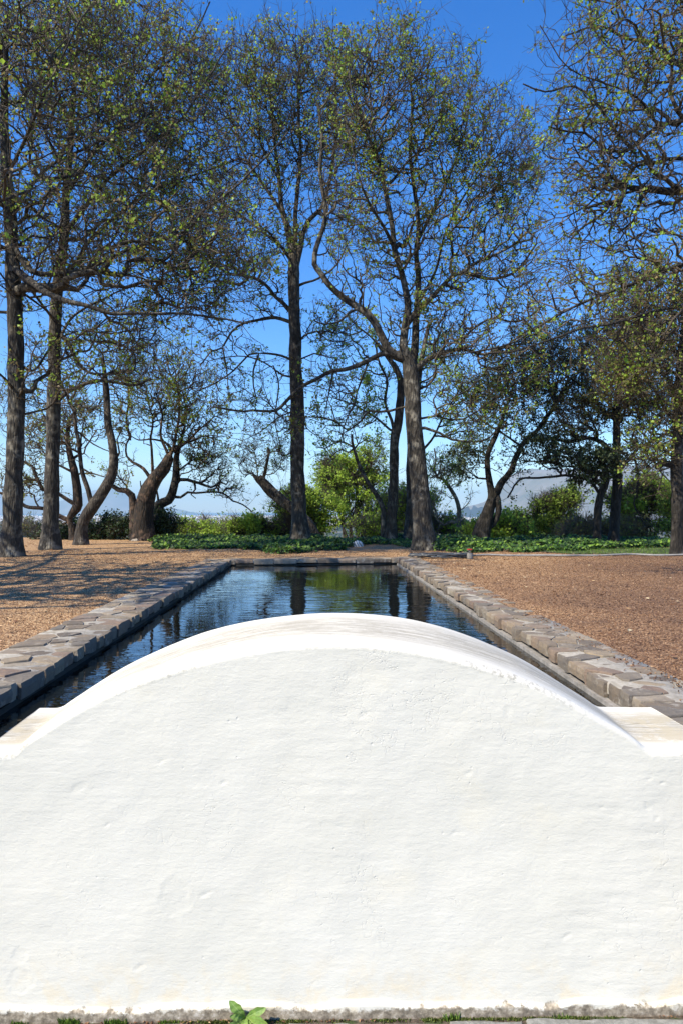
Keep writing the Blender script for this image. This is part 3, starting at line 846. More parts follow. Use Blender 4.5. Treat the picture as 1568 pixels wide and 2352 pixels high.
# gravel: real stones over the terrace, thinning with distance
def scatter(n, far):
    y = 2.6 + (far - 2.6) * R.random(n) ** 1.15; x = R.uniform(-1, 1, n) * (y * .54 + .3)
    k = ((x < xl(y) - CW - .02 + R.normal(size=n) * .05) | (x > xr(y) + .38 + .02 - np.abs(R.normal(size=n)) * .05)) | (y > yf(x) + CW)
    return x[k], y[k]
x, y = scatter(150000, 14.5); r = R.uniform(.0026, .006, len(x)) * (1 + .045 * y)
V, t = pebble_mesh(np.c_[x, y, zt(x, y) + r * .25], r)
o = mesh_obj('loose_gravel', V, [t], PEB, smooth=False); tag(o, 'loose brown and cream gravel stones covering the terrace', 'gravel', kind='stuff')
# stray gravel on the right coping
n = 900; y = 2.5 + 7 * R.random(n) ** 1.6; x = xr(y) + .38 - np.abs(R.normal(size=n)) * .08 - .01
k = (x > xr(y) + .1); x = x[k]; y = y[k]
V, t = pebble_mesh(np.c_[x, y, np.full(len(x), TZ + .006)], R.uniform(.003, .008, len(x)))
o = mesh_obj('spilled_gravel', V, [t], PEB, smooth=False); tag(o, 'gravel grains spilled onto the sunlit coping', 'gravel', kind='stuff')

# the broad leaved weed
m, nt, b, out = new_mat('weed_leaf'); N = NT(nt)
uvn = N.n('ShaderNodeUVMap'); sx = N.n('ShaderNodeSeparateXYZ'); N.l(uvn.outputs[0], sx.inputs[0])
rib = N.mr(N.math('ABSOLUTE', sx.outputs[0]), .0, .09, 1, 0); edge = N.mr(N.math('ABSOLUTE', sx.outputs[0]), .86, 1.0)
c = N.mix(N.mr(N.noise(N.coords(), 60, 4), .3, .7), (.12, .22, .04), (.24, .37, .08)); c = N.mix(N.math('MULTIPLY', rib, .8), c, (.36, .45, .2)); c = N.mix(N.math('MULTIPLY', edge, .5), c, (.14, .07, .05))
N.l(c, b.inputs['Base Color']); b.inputs['Roughness'].default_value = .55; N.l(N.bump(N.noise(N.coords(), 140, 3), .5, .004), b.inputs['Normal'])
tr_ = N.n('ShaderNodeBsdfTranslucent'); N.l(c, tr_.inputs[0]); mx = N.n('ShaderNodeMixShader'); mx.inputs[0].default_value = .25
N.l(b.outputs[0], mx.inputs[1]); N.l(tr_.outputs[0], mx.inputs[2]); N.l(mx.outputs[0], out.inputs[0]); WEED = m
wc = np.array([-.303, 2.168, -.014])
weed = empty('weed_plant', wc); tag(weed, 'broad leaved green rosette weed rooted at the foot of the white wall', 'weed')
for tx, tz, ty, wd in [(-.050, .075, -.01, .0135), (.066, .052, -.012, .012), (-.046, .030, -.03, .009), (.075, .014, -.045, .0145), (-.072, -.004, -.07, .013), (-.02, -.002, -.10, .012), (.045, -.002, -.10, .013), (.01, .012, -.075, .010), (-.035, .02, .004, .008), (.10, .004, -.07, .013)]:
    d = np.array([tx, ty, tz]); L = np.linalg.norm(d); d /= L; s_ = unit(np.cross(d, [0, -1, .6])); nn_ = np.cross(s_, d)
    nu, nv = 16, 7; V = []; uv = []
    for i in range(nu):
        u = i / (nu - 1); wv = wd * (math.sin(math.pi * u ** 1.35) ** .75 * 1.0 + .12) * (1 if u < .97 else .5)
        c0 = d * L * u + nn_ * (.10 * L * math.sin(math.pi * u)) + np.array([0, 0, -.12 * L * u * u * (1 if tz > .03 else 0)])
        for j in range(nv):
            q = j / (nv - 1) * 2 - 1
            V.append(c0 + s_ * wv * q * (1 + .08 * math.sin(u * 21 + q)) + nn_ * (abs(q) * wv * .32 + .0012 * math.sin(u * 26 + 2 * q))); uv.append((q, u))
    mesh_obj('leaf_blade', V, [grid_faces(nu, nv)], WEED, weed, uv=uv)

# ------------------------------------------------------------------ trees
OAK = 'trees on the terrace round the pool'
def spr(n, x0, x1, y0, y1): return n
# left pair
make_tree('oak_tree', 'tall dappled grey trunk at the very edge of the picture, nearest on the striped gravel', 'tree', 12.6,
    [(24,1277,46),(31,1160,41),(35,1050,39),(38,940,36),(37,830,34),(35,720,32),(29,610,31),(24,500,28),(14,380,24),(10,260,19),(14,120,12),(20,20,6)],
    limbs=[(16,4,[(33,615),(73,647,-.6),(110,673,-.9),(154,691,-1.1),(205,702,-1.2),(256,720,-1.2),(322,720,-1.1),(403,720,-.9),(476,728,-.7),(574,741,-.5)]),
           (13,3,[(30,560),(73,622,-.2),(146,629,-.3),(205,614,-.4),(256,592,-.5),(311,567,-.6),(425,530,-.7),(475,480,-.8),(520,450,-.8),(565,410,-.8),(615,360,-.8),(660,300,-.7)]),
           (12,3,[(26,500),(70,430,.4),(120,380,.6),(195,340,.7),(280,300,.8),(350,260,.9)]),
           (9,3,[(24,470),(-60,420,.4),(-140,380,.6)]),(9,3,[(18,400),(60,320,-.8),(100,220,-1.3),(150,120,-1.6),(200,20,-1.7)]),
           (8,3,[(38,830),(80,850,.5),(130,780,.8),(180,760,.9)]),(8,3,[(37,900),(0,860,-.5),(-60,840,-.9)]),(7,2,[(35,660),(90,700,.7),(160,760,1.1),(220,770,1.3)])],
    blobs=[(120,300,330,280,330),(60,560,260,160,120),(420,680,120,60,40),(300,760,100,60,30),(470,560,90,110,40),(200,90,240,110,110),(360,560,250,110,90,-.6),(130,860,110,90,20)],
    ntw=8500, nleaf=30000, leaf=L_BUD, att_y=960, group=OAK, tw_len=.62, up=.25, lsize=.06, tw_r=.0060)
make_tree('oak_tree', 'tall dappled grey trunk with a long level limb towards the forked dark tree', 'tree', 14.8,
    [(117,1262,39),(119,1160,33),(121,1050,31),(124,940,30),(126,830,28),(127,757,26),(130,684,25),(140,610,23),(148,540,21),(152,450,18),(160,350,14),(170,220,10),(180,80,5)],
    limbs=[(12,6,[(134,920),(150,905),(176,890,.1),(220,874,.2),(256,876,.3),(311,884,.4),(350,870,.4)]),
           (11,4,[(132,760),(161,794),(176,830,.1),(205,856,.2),(249,858,.3),(311,849,.4),(325,860,.5)]),
           (5,2,[(262,855,.3),(310,850,.3),(305,790,.2),(302,765,.2)]),
           (13,4,[(134,640),(180,600,.3),(200,560,.5),(240,520,.6),(300,470,.8),(370,430,.9),(450,400,1),(540,370,1)]),
           (11,3,[(147,540),(200,470,-.4),(260,400,-.7),(340,340,-.8),(420,270,-.8),(470,190,-.8),(520,110,-.8)]),
           (10,3,[(152,450),(210,360,-.1),(280,280,0),(350,170,.1),(410,125,.1),(450,70,.1),(484,5,.1)]),
           (8,3,[(128,740),(90,690,-.5),(50,640,-.8),(10,600,-1)]),(9,3,[(150,470),(100,400,.7),(70,300,1),(60,200,1.2)]),
           (8,3,[(128,800),(165,730,.5),(230,690,.8),(300,660,1),(390,650,1.1)]),(6,2,[(125,880),(90,830,.3),(60,790,.5)])],
    blobs=[(270,220,230,240,280),(380,420,200,190,190),(250,620,230,100,70),(150,130,200,150,110),(430,190,90,130,50)],
    ntw=8500, nleaf=28000, leaf=L_BUD, att_y=900, group=OAK, tw_len=.62, up=.3, lsize=.06, tw_r=.0062)
# two more of the row, trunks outside the frame; their limbs hang into the corner and stripe the gravel
make_tree('oak_tree', 'tree beyond the picture edge, its limbs hanging into the corner above the striped gravel', 'tree', 7.2,
    [(-700,1360,90),(-690,1100,70),(-680,900,62),(-670,700,54),(-640,500,44),(-620,200,34),(-600,-200,22),(-590,-500,10)],
    limbs=[(26,6,[(-670,750),(-500,640,.3),(-330,560,.5),(-160,500,.8),(-20,470,1.0),(80,430,1.2)]),
           (26,6,[(-650,560),(-450,400,-.3),(-250,200,-.4),(-100,60,-.4),(60,-60,-.4)]),(22,6,[(-640,500),(-450,330,1),(-250,250,1.8),(-50,160,2.4)]),
           (24,6,[(-620,250),(-430,60,0),(-200,-150,.2),(0,-300,.2)]),(20,6,[(-680,900),(-850,800,.4),(-1000,760,.6)]),(20,6,[(-670,650),(-500,760,.9),(-380,780,1.4)]),(30,10,[(-680,800),(-850,500,.6),(-1000,250,1.0),(-1100,50,1.2)]),(26,8,[(-670,700),(-760,450,1.4),(-850,300,2.8),(-900,200,3.6)])],
    blobs=[(-330,40,300,300,120),(-450,-250,400,350,150),(-600,400,360,260,90,.5),(-500,0,360,320,80,1.8),(-500,300,500,350,160,-.5),(-420,-100,400,380,120,3.2),(-700,200,400,380,110,3.5),(-1050,300,380,320,150,1.0),(-950,450,350,260,110,3.0)],
    r0=.02, ntw=2600, nleaf=6000, leaf=L_BUD, att_y=850, group=OAK, tw_len=.6, up=.3, lsize=.055, tw_r=.0055)
make_tree('oak_tree', 'tree outside the picture that casts the streaked shadows on the nearest gravel', 'tree', 4.1,
    [(-2100,1560,170),(-2080,1200,130),(-2060,900,118),(-2020,500,100),(-1960,100,84),(-1900,-400,64),(-1880,-1000,40),(-1880,-1500,18)],
    limbs=[(60,14,[(-2050,600),(-1750,300,.3),(-1450,100,.5),(-1200,-60,.8)]),(56,14,[(-1980,200),(-1700,-100,-.3),(-1400,-400,-.3)]),(50,12,[(-2000,300),(-2400,0,.4),(-2700,-200,.4)]),
           (46,12,[(-1950,0),(-1800,-500,1),(-1600,-900,1.6)]),(46,12,[(-2030,400),(-1850,200,1.2),(-1700,60,2.2)])],
    blobs=[(-1700,-300,700,500,130,.4),(-1900,-900,800,600,120),(-1600,-200,700,500,140,1.8),(-1900,100,700,500,90,.5),(-2200,-200,800,600,110,2.6)],
    r0=.02, ntw=1500, nleaf=1800, leaf=L_BUD, att_y=700, group=OAK, tw_len=.6, up=.3, lsize=.055, tw_r=.0055)
# forked tree
make_tree('forked_tree', 'dark trunk forking low into two curving upright stems beside the broken old oak', 'tree', 17.0,
    [(187,1250,28),(190,1204,25),(212,1167,27),(234,1134,24),(253,1101,22),(262,1060,19),(257,1010,17),(249,977,16),(246,922,15),(243,885,13),(240,850,9),(236,810,5)],
    limbs=[(12,6,[(212,1165),(203,1125),(190,1085),(184,1040),(179,995),(172,947),(157,922),(140,880),(120,840)]),
           (6,2,[(262,1060),(275,1040),(270,1010),(280,980)]),(5,2,[(188,1075),(205,1085),(225,1090),(250,1097),(275,1100)]),
           (5,2,[(243,880),(215,850),(190,840),(150,850)]),(5,2,[(243,878),(280,870),(320,885),(350,880)]),(5,2,[(178,990),(215,1020),(262,1045)])],
    blobs=[(240,800,120,100,70),(170,880,110,80,40),(300,840,100,60,30),(130,1000,70,80,20)],
    air=.7, ntw=1700, nleaf=7500, bark=BARKB, leaf=L_SPRING, att_y=1100, tw_len=.5, tw_r=.0065, gnarl=.16)
make_tree('gnarled_oak', 'bent gnarled trunk with crooked side arms between the dappled trunk and the forked tree', 'tree', 19.6,
    [(170,1240,17),(166,1212,15),(160,1190,14),(176,1168,22),(179,1145,20),(172,1087,18),(160,1040,14),(155,1000,11),(160,960,8)],
    limbs=[(12,5,[(176,1160),(160,1150),(135,1134),(118,1128),(100,1150)]),(12,6,[(160,1195),(125,1180),(100,1166),(59,1160),(30,1140),(0,1135)]),
           (9,3,[(100,1125),(85,1095),(75,1070),(55,1058),(30,1052)]),(7,3,[(172,1087),(150,1075),(120,1060),(100,1030)]),(6,3,[(172,1100),(190,1085),(215,1090)]),
           (5,2,[(160,1195),(145,1205),(135,1195)])],
    blobs=[(90,980,110,110,130),(190,960,90,90,50),(70,1110,70,50,45)], air=.75, ntw=2600, nleaf=11000, bark=BARKO, leaf=L_OLIVE, att_y=1150, tw_len=.45, tw_r=.0065, gnarl=.3)
make_tree('old_oak', 'massive old oak with a split rusty broken trunk and one thick dark leaning limb', 'tree', 19.4,
    [(328,1240,50),(329,1215,46),(330,1185,44),(334,1155,42),(343,1125,37),(357,1100,31),(377,1076,28),(390,1050,21),(398,1036,16)],
    limbs=[(24,11,[(311,1236),(308,1200),(306,1165),(301,1139),(290,1125),(272,1118),(259,1113)]),
           (9,3,[(352,1109),(330,1076),(304,1061),(293,1050),(289,1025),(296,1005)]),(8,3,[(352,1109),(350,1060),(348,1013),(352,960),(340,900)]),
           (9,3,[(396,1040),(405,1000),(410,950),(405,890),(385,820)]),(8,3,[(390,1050),(370,1000),(372,950),(355,900)]),
           (8,3,[(398,1036),(430,1015),(460,985),(490,950)]),(7,2,[(395,1042),(380,1015),(345,1010),(320,1015),(290,1005)]),
           (4,2,[(331,1140),(324,1110),(322,1100)]),(6,2,[(300,1010),(290,960),(300,900),(290,840),(300,780),(295,750)])],
    blobs=[(370,880,110,100,240),(440,930,80,100,120),(300,940,80,90,90),(480,1000,50,60,40),(280,1080,50,40,14)],
    air=.6, ntw=4200, nleaf=17000, bark=BARKO, leaf=L_SPRING, att_y=1130, tw_len=.45, tw_r=.0065, gnarl=.3, broken=True, flare=.25)
make_tree('gnarled_oak', 'gnarled oak behind the broken old oak, its long twisting low limb reaching towards the town', 'tree', 20.4,
    [(368,1236,34),(368,1190,30),(366,1160,22),(388,1149,19),(399,1123,18),(405,1085,15),(406,1050,13),(414,1020,9),(425,980,5)],
    limbs=[(10,4,[(400,1120),(414,1101),(432,1101),(446,1106),(458,1109),(472,1113),(487,1116),(500,1112),(513,1105),(525,1108)]),
           (7,3,[(396,1140),(415,1142),(432,1131),(450,1133),(480,1131),(513,1131),(535,1145),(560,1155),(580,1175)]),
           (6,2,[(446,1106),(450,1125),(440,1140),(452,1150)]),(6,2,[(366,1160),(360,1120),(362,1080)]),(5,2,[(405,1085),(440,1060),(480,1040),(500,1010)])],
    blobs=[(430,1020,80,70,90),(480,1070,55,50,90),(520,1120,45,40,40),(400,960,60,50,30)], air=.6, ntw=2600, nleaf=5000, bark=BARKD, twig=TWIG, leaf=L_SPRING, att_y=1170, tw_len=.45, tw_r=.0055, gnarl=.3)

# centre
make_tree('plane_tree', 'tall slender straight grey trunk beyond the end of the pool, mirrored in the water', 'tree', 18.3,
    [(689,1245,42),(688,1200,37),(686,1155,34),(683,1082,31),(684,1009,33),(683,935,31),(680,862,29),(678,789,27),(676,716,27),(675,642,26),(674,600,23),(668,560,18),(660,520,15),(648,480,12),(640,400,9),(628,300,6),(618,180,4)],
    limbs=[(15,4,[(675,625),(678,560),(679,496),(684,430),(690,340),(686,240),(690,150),(695,100)]),(14,4,[(676,630),(700,525),(720,495),(742,470),(760,400),(772,300),(770,200),(775,110)]),
           (11,3,[(664,712),(649,695),(634,683),(609,653),(572,635),(525,628),(488,606),(440,570),(400,520)]),
           (9,3,[(671,741),(634,730),(598,734),(561,741),(545,750),(532,763),(510,800),(488,807),(460,840)]),
           (7,3,[(674,829),(655,820),(634,814),(609,811),(590,812),(572,814),(536,851),(488,884),(450,900)]),
           (6,2,[(676,866),(650,862),(634,851),(609,833),(560,818),(520,822),(480,830)]),
           (5,2,[(595,812),(582,850),(583,890),(592,915),(590,935)]),(4,2,[(512,800),(520,840),(524,880),(526,920)]),
           (4,2,[(628,840),(640,880),(636,930),(632,960),(640,1010),(650,1045)]),(4,2,[(682,1030),(664,1040),(650,1046),(635,1035)]),(4,1.5,[(682,940),(640,960),(600,990),(560,1010)]),
           (9,3,[(670,600),(640,560),(600,530),(560,500),(520,470),(480,460)]),(9,3,[(650,490),(610,430),(570,370),(540,300),(520,220)]),
           (8,3,[(676,660),(700,650),(730,640),(770,610),(800,560)]),(6,2,[(680,800),(700,770),(740,760),(780,765),(820,740)]),(7,3,[(640,410),(600,330),(590,240),(585,150)])],
    blobs=[(570,270,130,190,300),(680,250,140,180,250),(760,240,80,170,110),(560,520,150,130,150),(740,420,130,170,150),(520,760,90,90,26),(590,900,100,90,24),(600,1020,60,50,8),(760,760,70,80,40),(600,960,90,70,16),(520,900,70,80,16),(620,680,60,60,30),(490,600,110,120,60),(450,500,70,120,30),(640,110,90,50,50),(770,150,70,70,60),(500,200,60,120,50)],
    ntw=9500, nleaf=30000, leaf=L_BUD, att_y=900, group=OAK, tw_len=.6, up=.45, lsize=.062, tw_r=.0066)
make_tree('plane_tree', 'thick trunk at the far pool corner beside the hose, with a big arched limb', 'tree', 14.6,
    [(975,1264,47),(972,1220,44),(968,1155,42),(963,1100,41),(957,1045,40),(951,1000,38),(948,954,37),(946,899,35),(942,850,34),(934,822,26),(926,795,20),(931,745,18),(936,700,16),(925,640,14),(905,570,13),(900,520,12),(880,420,10),(868,370,8),(855,280,6),(845,180,4)],
    limbs=[(22,7,[(933,825),(905,815),(891,803),(875,770),(858,738),(842,720),(825,708),(800,692),(774,672),(752,650),(737,628),(722,606),(722,585),(730,555),(744,514),(748,478),(741,440),(735,390),(740,320),(730,240)]),
           (13,5,[(931,822),(916,811),(895,812),(873,814),(845,828),(818,840),(790,848),(759,853),(735,866),(708,880),(690,890),(664,913),(645,935),(634,943),(600,945),(580,943),(560,946),(536,943),(490,935)]),
           (16,5,[(951,850),(968,836),(982,825),(995,816),(1012,811),(1035,806),(1062,803),(1110,815),(1150,800),(1200,790)]),
           (17,5,[(930,745),(949,723),(965,705),(982,693),(1008,664),(1037,635),(1062,625),(1100,600),(1150,580),(1190,560)]),
           (21,6,[(946,850,.5),(953,790,.7),(954,740,.8),(958,690,.9),(960,642,.9),(955,580,.8),(960,520,.8),(950,440,.7),(940,360,.7),(945,260,.7),(940,160,.7)]),
           (8,3,[(975,983),(990,988),(1008,994),(1037,1009),(1062,1012),(1100,1013),(1125,1003),(1142,986),(1180,970)]),
           (6,3,[(968,961),(1000,955),(1030,962),(1062,960),(1100,940)]),(8,3,[(958,700,.8),(1000,620,.6),(1020,540,.5),(1060,460,.5),(1100,400,.4),(1150,350,.4)]),
           (9,3,[(905,570),(880,520,-.4),(850,470,-.8),(820,400,-1),(800,300,-1)]),(9,3,[(955,560,.7),(1000,470,.8),(1040,380,.9),(1070,280,.9),(1080,190,.9)]),
           (7,3,[(825,708),(800,720,-.3),(780,740,-.5),(745,745,-.6),(720,735,-.7)]),(7,3,[(1050,800),(1080,760),(1130,730),(1190,740),(1250,700)]),
           (5,2,[(845,830),(835,860),(820,900),(815,925),(800,950),(790,975),(782,1010),(788,1040)]),(5,2,[(765,855),(758,890),(752,920),(745,950)]),
           (10,4,[(1062,625),(1130,640),(1190,620),(1230,560)]),(9,3,[(868,370),(840,300,-.5),(810,220,-.7),(800,150,-.7)])],
    blobs=[(940,250,190,170,340),(1080,350,150,170,240),(820,260,80,160,90),(1170,380,90,150,90),(860,460,150,180,160),(1060,560,160,130,200),(1120,760,150,90,120),(1040,880,90,90,50),(1100,960,80,50,22),(780,960,80,60,24),(850,650,110,80,60),(760,880,70,60,22),(1000,720,90,80,60),(900,760,60,50,20),(680,960,50,60,12),(1180,860,110,80,60),(1200,620,60,140,60),(880,140,120,60,80),(1180,420,60,90,60)],
    ntw=10500, nleaf=38000, leaf=L_SPRING, att_y=1020, group=OAK, tw_len=.55, up=.35, lsize=.055, tw_r=.0055)
make_tree('twin_stem_tree', 'slim grey trunk with a thin dead dark stem leaning away from its foot', 'tree', 18.6,
    [(892,1242,30),(897,1225,25),(901,1155,23),(904,1082,21),(905,1009,21),(913,972,20),(920,899,17),(915,860,14),(890,820,11),(866,789,8)],
    limbs=[(15,6,[(882,1236),(880,1205),(880,1173),(874,1155),(865,1137),(852,1118),(840,1100),(830,1080),(821,1060),(814,1035),(810,1016),(809,997)],False),
           (7,3,[(902,990),(894,987),(880,975),(865,961),(850,950),(836,943),(815,932),(796,924),(770,915)]),
           (8,3,[(906,1000),(898,965),(890,945),(883,921),(886,895),(887,870),(878,848),(869,825),(863,800),(862,789),(845,770),(829,760),(807,730),(780,715)]),
           (5,2,[(812,1030),(800,1040),(785,1033),(770,1040),(750,1060)]),(5,2,[(814,1030),(790,1015),(765,1018),(745,1030)]),(6,2,[(918,910),(940,860),(960,800)])],
    blobs=[(800,800,90,90,60),(840,960,60,60,26),(760,1020,50,40,14),(880,880,50,80,22),(790,880,60,50,10)],
    air=.55, ntw=2300, nleaf=11000, leaf=L_LIME, att_y=1100, tw_len=.42, tw_r=.006, up=.2, lsize=.06, gnarl=.18)
make_tree('leaning_stump', 'broken dark leaning stump with a snapped top and one thin upright shoot', 'dead tree', 19.6,
    [(727,1243,30),(716,1218,26),(704,1199,25),(684,1180,24),(664,1162,23),(643,1145,22),(623,1129,22),(608,1112,21),(594,1098,19),(586,1093,14)],
    limbs=[(8,6,[(605,1098),(609,1085),(613,1065),(618,1040),(617,1031)],False),(4,2,[(640,1140),(648,1122),(656,1128),(668,1138)]),
           (3,1.5,[(590,1094),(580,1085),(560,1088),(545,1070)]),(3,1.5,[(608,1090),(630,1088),(645,1070),(640,1050)]),(3,1.5,[(592,1092),(590,1060),(585,1040)])],
    blobs=[(575,1060,60,45,9),(640,1050,35,40,5)], ntw=260, nleaf=300, bark=BARKB, leaf=L_SPRING, att_y=1110, tw_len=.4, tw_r=.005, gnarl=.28, broken=True, flare=.1)
make_tree('plane_tree', 'shadowed grey trunk half hidden directly behind the thick trunk with the arched limb', 'tree', 18.9,
    [(944,1240,40),(942,1221,31),(943,1155,23),(942,1082,20),(945,1010,18),(955,930,15),(965,840,12),(985,740,8)],
    limbs=[(7,3,[(943,1060),(990,1010),(1020,950),(1060,900)])], blobs=[(1010,860,100,90,60),(1060,980,60,50,25)], ntw=1400, nleaf=7000, bark=BARK, leaf=L_LIME, att_y=1000, tw_len=.45, tw_r=.006)
make_tree('crooked_tree', 'thin pale crooked tree zigzagging upward beside the dark twisted pair of stems', 'tree', 21.0,
    [(1054,1240,13),(1052,1205,11),(1053,1173,10),(1046,1145,9),(1030,1118,8),(1018,1102,7),(1004,1096,6),(996,1080,5),(1000,1055,4),(996,1030,3)],
    limbs=[(9,4,[(1052,1205),(1035,1198),(1015,1205),(1003,1195),(1000,1175),(994,1160)]),(4,2,[(1004,1096),(990,1075),(985,1060)]),(3,1.5,[(1052,1175),(1068,1160),(1075,1135)]),
           (4,2,[(1052,1220),(1075,1205),(1090,1190)]),(4,2,[(1010,1205),(1000,1225),(1020,1240)])],
    blobs=[(1020,1090,50,60,60),(1060,1170,40,40,30),(1010,1200,40,30,20)], ntw=1100, nleaf=2500, bark=BARKP, twig=TWIGP, leaf=L_LIME, att_y=1190, tw_len=.4, tw_r=.0055, gnarl=.3)
# right
make_tree('wattle_tree', 'black trunk splitting into two crossing stems under a dark feathery crown', 'tree', 18.6,
    [(1102,1243,31),(1106,1215,33),(1115,1189,30),(1129,1145,20),(1124,1115,15),(1119,1080,14),(1118,1050,13),(1124,1028,13),(1133,1010,12),(1144,985,10),(1160,940,7),(1180,880,5)],
    limbs=[(19,9,[(1106,1200),(1122,1165),(1135,1140),(1148,1112),(1162,1096),(1175,1075),(1181,1058),(1190,1040),(1198,1020),(1214,1004),(1235,985),(1260,950),(1290,900)]),
           (16,13,[(1108,1215),(1130,1205),(1143,1180),(1142,1155),(1138,1135)]),(6,2,[(1122,1100),(1095,1098),(1080,1085),(1060,1070)]),(5,2,[(1119,1060),(1108,1030),(1110,1000)]),
           (6,3,[(1196,1025),(1160,1000),(1100,960),(1070,930)])],
    blobs=[(1220,860,130,80,300),(1140,920,90,60,120),(1080,1050,55,50,60),(1310,880,70,70,90),(1260,980,110,50,70),(1170,1060,60,40,30)],
    air=.62, ntw=4200, nleaf=44000, bark=BARKD, twig=TWIGD, leaf=L_GREY, att_y=1120, tw_len=.42, tw_r=.006, lsize=.062, tuft=.25)
make_tree('dark_oak', 'short black trunk with dense dark foliage and one pale level limb', 'tree', 16.6,
    [(1367,1252,18),(1371,1215,17),(1372,1170,18),(1376,1142,17),(1386,1118,17),(1392,1095,14),(1385,1070,10),(1370,1040,6)],
    limbs=[(8,4,[(1378,1140),(1355,1105),(1330,1098),(1300,1093),(1260,1096),(1225,1100),(1195,1100),(1180,1115),(1160,1145)]),(6,3,[(1390,1100),(1350,1075),(1300,1072),(1250,1063),(1205,1060)]),
           (8,3,[(1380,1120),(1360,1090),(1340,1060)])],
    blobs=[(1360,1085,60,45,130),(1310,1050,80,50,80),(1250,1040,80,40,40),(1390,1060,40,30,40)], air=.8, ntw=1900, nleaf=15000, bark=BARKD, twig=TWIGD, leaf=L_GREY, att_y=1150, tw_len=.35, tw_r=.0055, lsize=.065, tuft=.2, gnarl=.2)
make_tree('oak_tree', 'straight dark grey trunk with curved arms, in the ivy beside the short black trunk', 'tree', 16.9,
    [(1407,1252,25),(1410,1215,21),(1413,1160,22),(1417,1110,22),(1416,1070,20),(1415,1013,17),(1415,940,16),(1418,880,12),(1425,800,9),(1435,720,5)],
    limbs=[(14,6,[(1412,1090),(1397,1057),(1389,1024),(1370,1012),(1345,1006),(1313,1013),(1280,1010),(1250,1000)]),(11,4,[(1418,1085),(1434,1065),(1452,1046),(1466,1028),(1490,1015),(1520,1000)]),
           (6,2,[(1455,1046),(1464,1090),(1462,1130),(1455,1160),(1470,1190),(1480,1210)]),(7,3,[(1415,950),(1380,910),(1340,890),(1290,860)]),(7,3,[(1416,930),(1450,890),(1490,860),(1540,840)]),
           (5,2,[(1484,1020),(1500,1060),(1520,1090),(1540,1110)]),(6,2,[(1418,870),(1390,810),(1370,750)])],
    blobs=[(1400,880,150,90,230),(1480,960,90,70,110),(1330,960,90,60,80),(1440,780,110,80,100),(1480,1060,60,50,30),(1290,800,110,80,90)],
    ntw=5600, nleaf=26000, bark=BARKD, twig=TWIG, leaf=L_OLIVE, att_y=1110, group=OAK, tw_len=.5, tw_r=.006)
make_tree('oak_tree', 'black straight trunk with a thick sawn stub at the edge of the sunlit gravel', 'tree', 12.9,
    [(1554,1275,28),(1554,1220,26),(1554,1160,26),(1554,1087,26),(1555,1013,24),(1556,940,22),(1560,850,18),(1570,740,14),(1580,620,9),(1590,500,5)],
    limbs=[(18,15,[(1550,1072),(1538,1068),(1521,1065),(1508,1073)],False),(7,3,[(1545,1050),(1520,1030),(1500,1000),(1470,980),(1440,990)]),(9,3,[(1556,900),(1510,850),(1450,820),(1400,800)]),
           (9,3,[(1560,830),(1530,760),(1480,700),(1430,680)]),(4,2,[(1510,1010),(1500,1060),(1520,1090),(1515,1130)]),(8,3,[(1560,850),(1620,800),(1680,780)]),(6,2,[(1515,1068),(1495,1060),(1480,1075)])],
    blobs=[(1480,850,120,110,130),(1550,960,70,70,60),(1500,700,120,90,100),(1620,800,100,180,90),(1490,1040,50,40,18)],
    ntw=5200, nleaf=21000, bark=BARKD, twig=TWIG, leaf=L_BUD, att_y=1000, group=OAK, tw_len=.5, tw_r=.0055)
make_tree('oak_tree', 'nearest tree, its dark limbs reaching in from beyond the edge against deep blue sky', 'tree', 8.6,
    [(1830,1330,70),(1820,1150,60),(1800,950,54),(1780,750,48),(1760,560,42),(1740,380,34),(1730,180,26),(1720,-60,18),(1710,-300,9)],
    limbs=[(24,7,[(1750,480),(1680,440),(1610,436),(1568,440),(1525,438),(1484,430),(1455,428),(1434,425),(1425,445),(1420,470),(1390,465),(1340,480)]),
           (14,4,[(1745,420),(1680,330),(1620,290),(1568,276),(1509,293),(1475,315),(1449,340),(1430,350),(1389,350),(1365,328),(1344,310),(1310,305),(1260,290)]),
           (12,4,[(1740,400),(1650,370),(1568,362),(1524,365),(1500,372),(1459,380),(1440,400),(1400,440)]),
           (11,2.5,[(1775,700),(1700,620,-.2),(1640,600,-.3),(1568,607,-.4),(1488,640,-.5),(1426,662,-.5),(1338,695,-.6),(1272,731,-.6),(1177,786,-.6),(1086,808,-.6),(1010,823,-.6)]),
           (10,2.5,[(1785,780),(1700,710,-.6),(1600,700,-.7),(1500,715,-.7),(1415,742,-.8),(1342,757,-.8),(1250,786,-.9),(1180,806,-.9),(1122,812,-.9)]),
           (14,4,[(1730,250),(1640,180,.3),(1560,150,.5),(1500,100,.6),(1440,90,.6),(1380,60,.6),(1300,80,.6)]),(12,4,[(1725,100),(1620,20,-.3),(1540,-20,-.3),(1440,-40,-.3),(1340,-60,-.2)]),
           (9,3,[(1434,425),(1400,405),(1380,440),(1350,470),(1290,500)]),(7,2,[(1509,293),(1480,240),(1440,210),(1380,190),(1300,150),(1240,60)]),
           (12,3,[(1770,680),(1690,640,.5),(1600,700,.8),(1540,740,.9),(1500,800,1)]),(8,3,[(1449,340),(1410,300),(1370,240),(1320,200),(1250,210),(1200,190)])],
    blobs=[(1460,130,200,160,190),(1490,400,180,130,150),(1350,330,110,140,80),(1350,540,150,110,60),(1520,620,130,100,70,-.4),(1700,100,200,300,110,.5),(1290,680,150,80,40,-.6),(1480,760,130,60,45,-.4),(1700,-200,400,250,90)],
    ntw=5200, nleaf=17000, bark=BARKD, twig=TWIG, leaf=L_LIME if False else L_SPRING, att_y=800, group=OAK, tw_len=.48, tw_r=.0042, up=.15, lsize=.042, droop=.15, flare=.3)

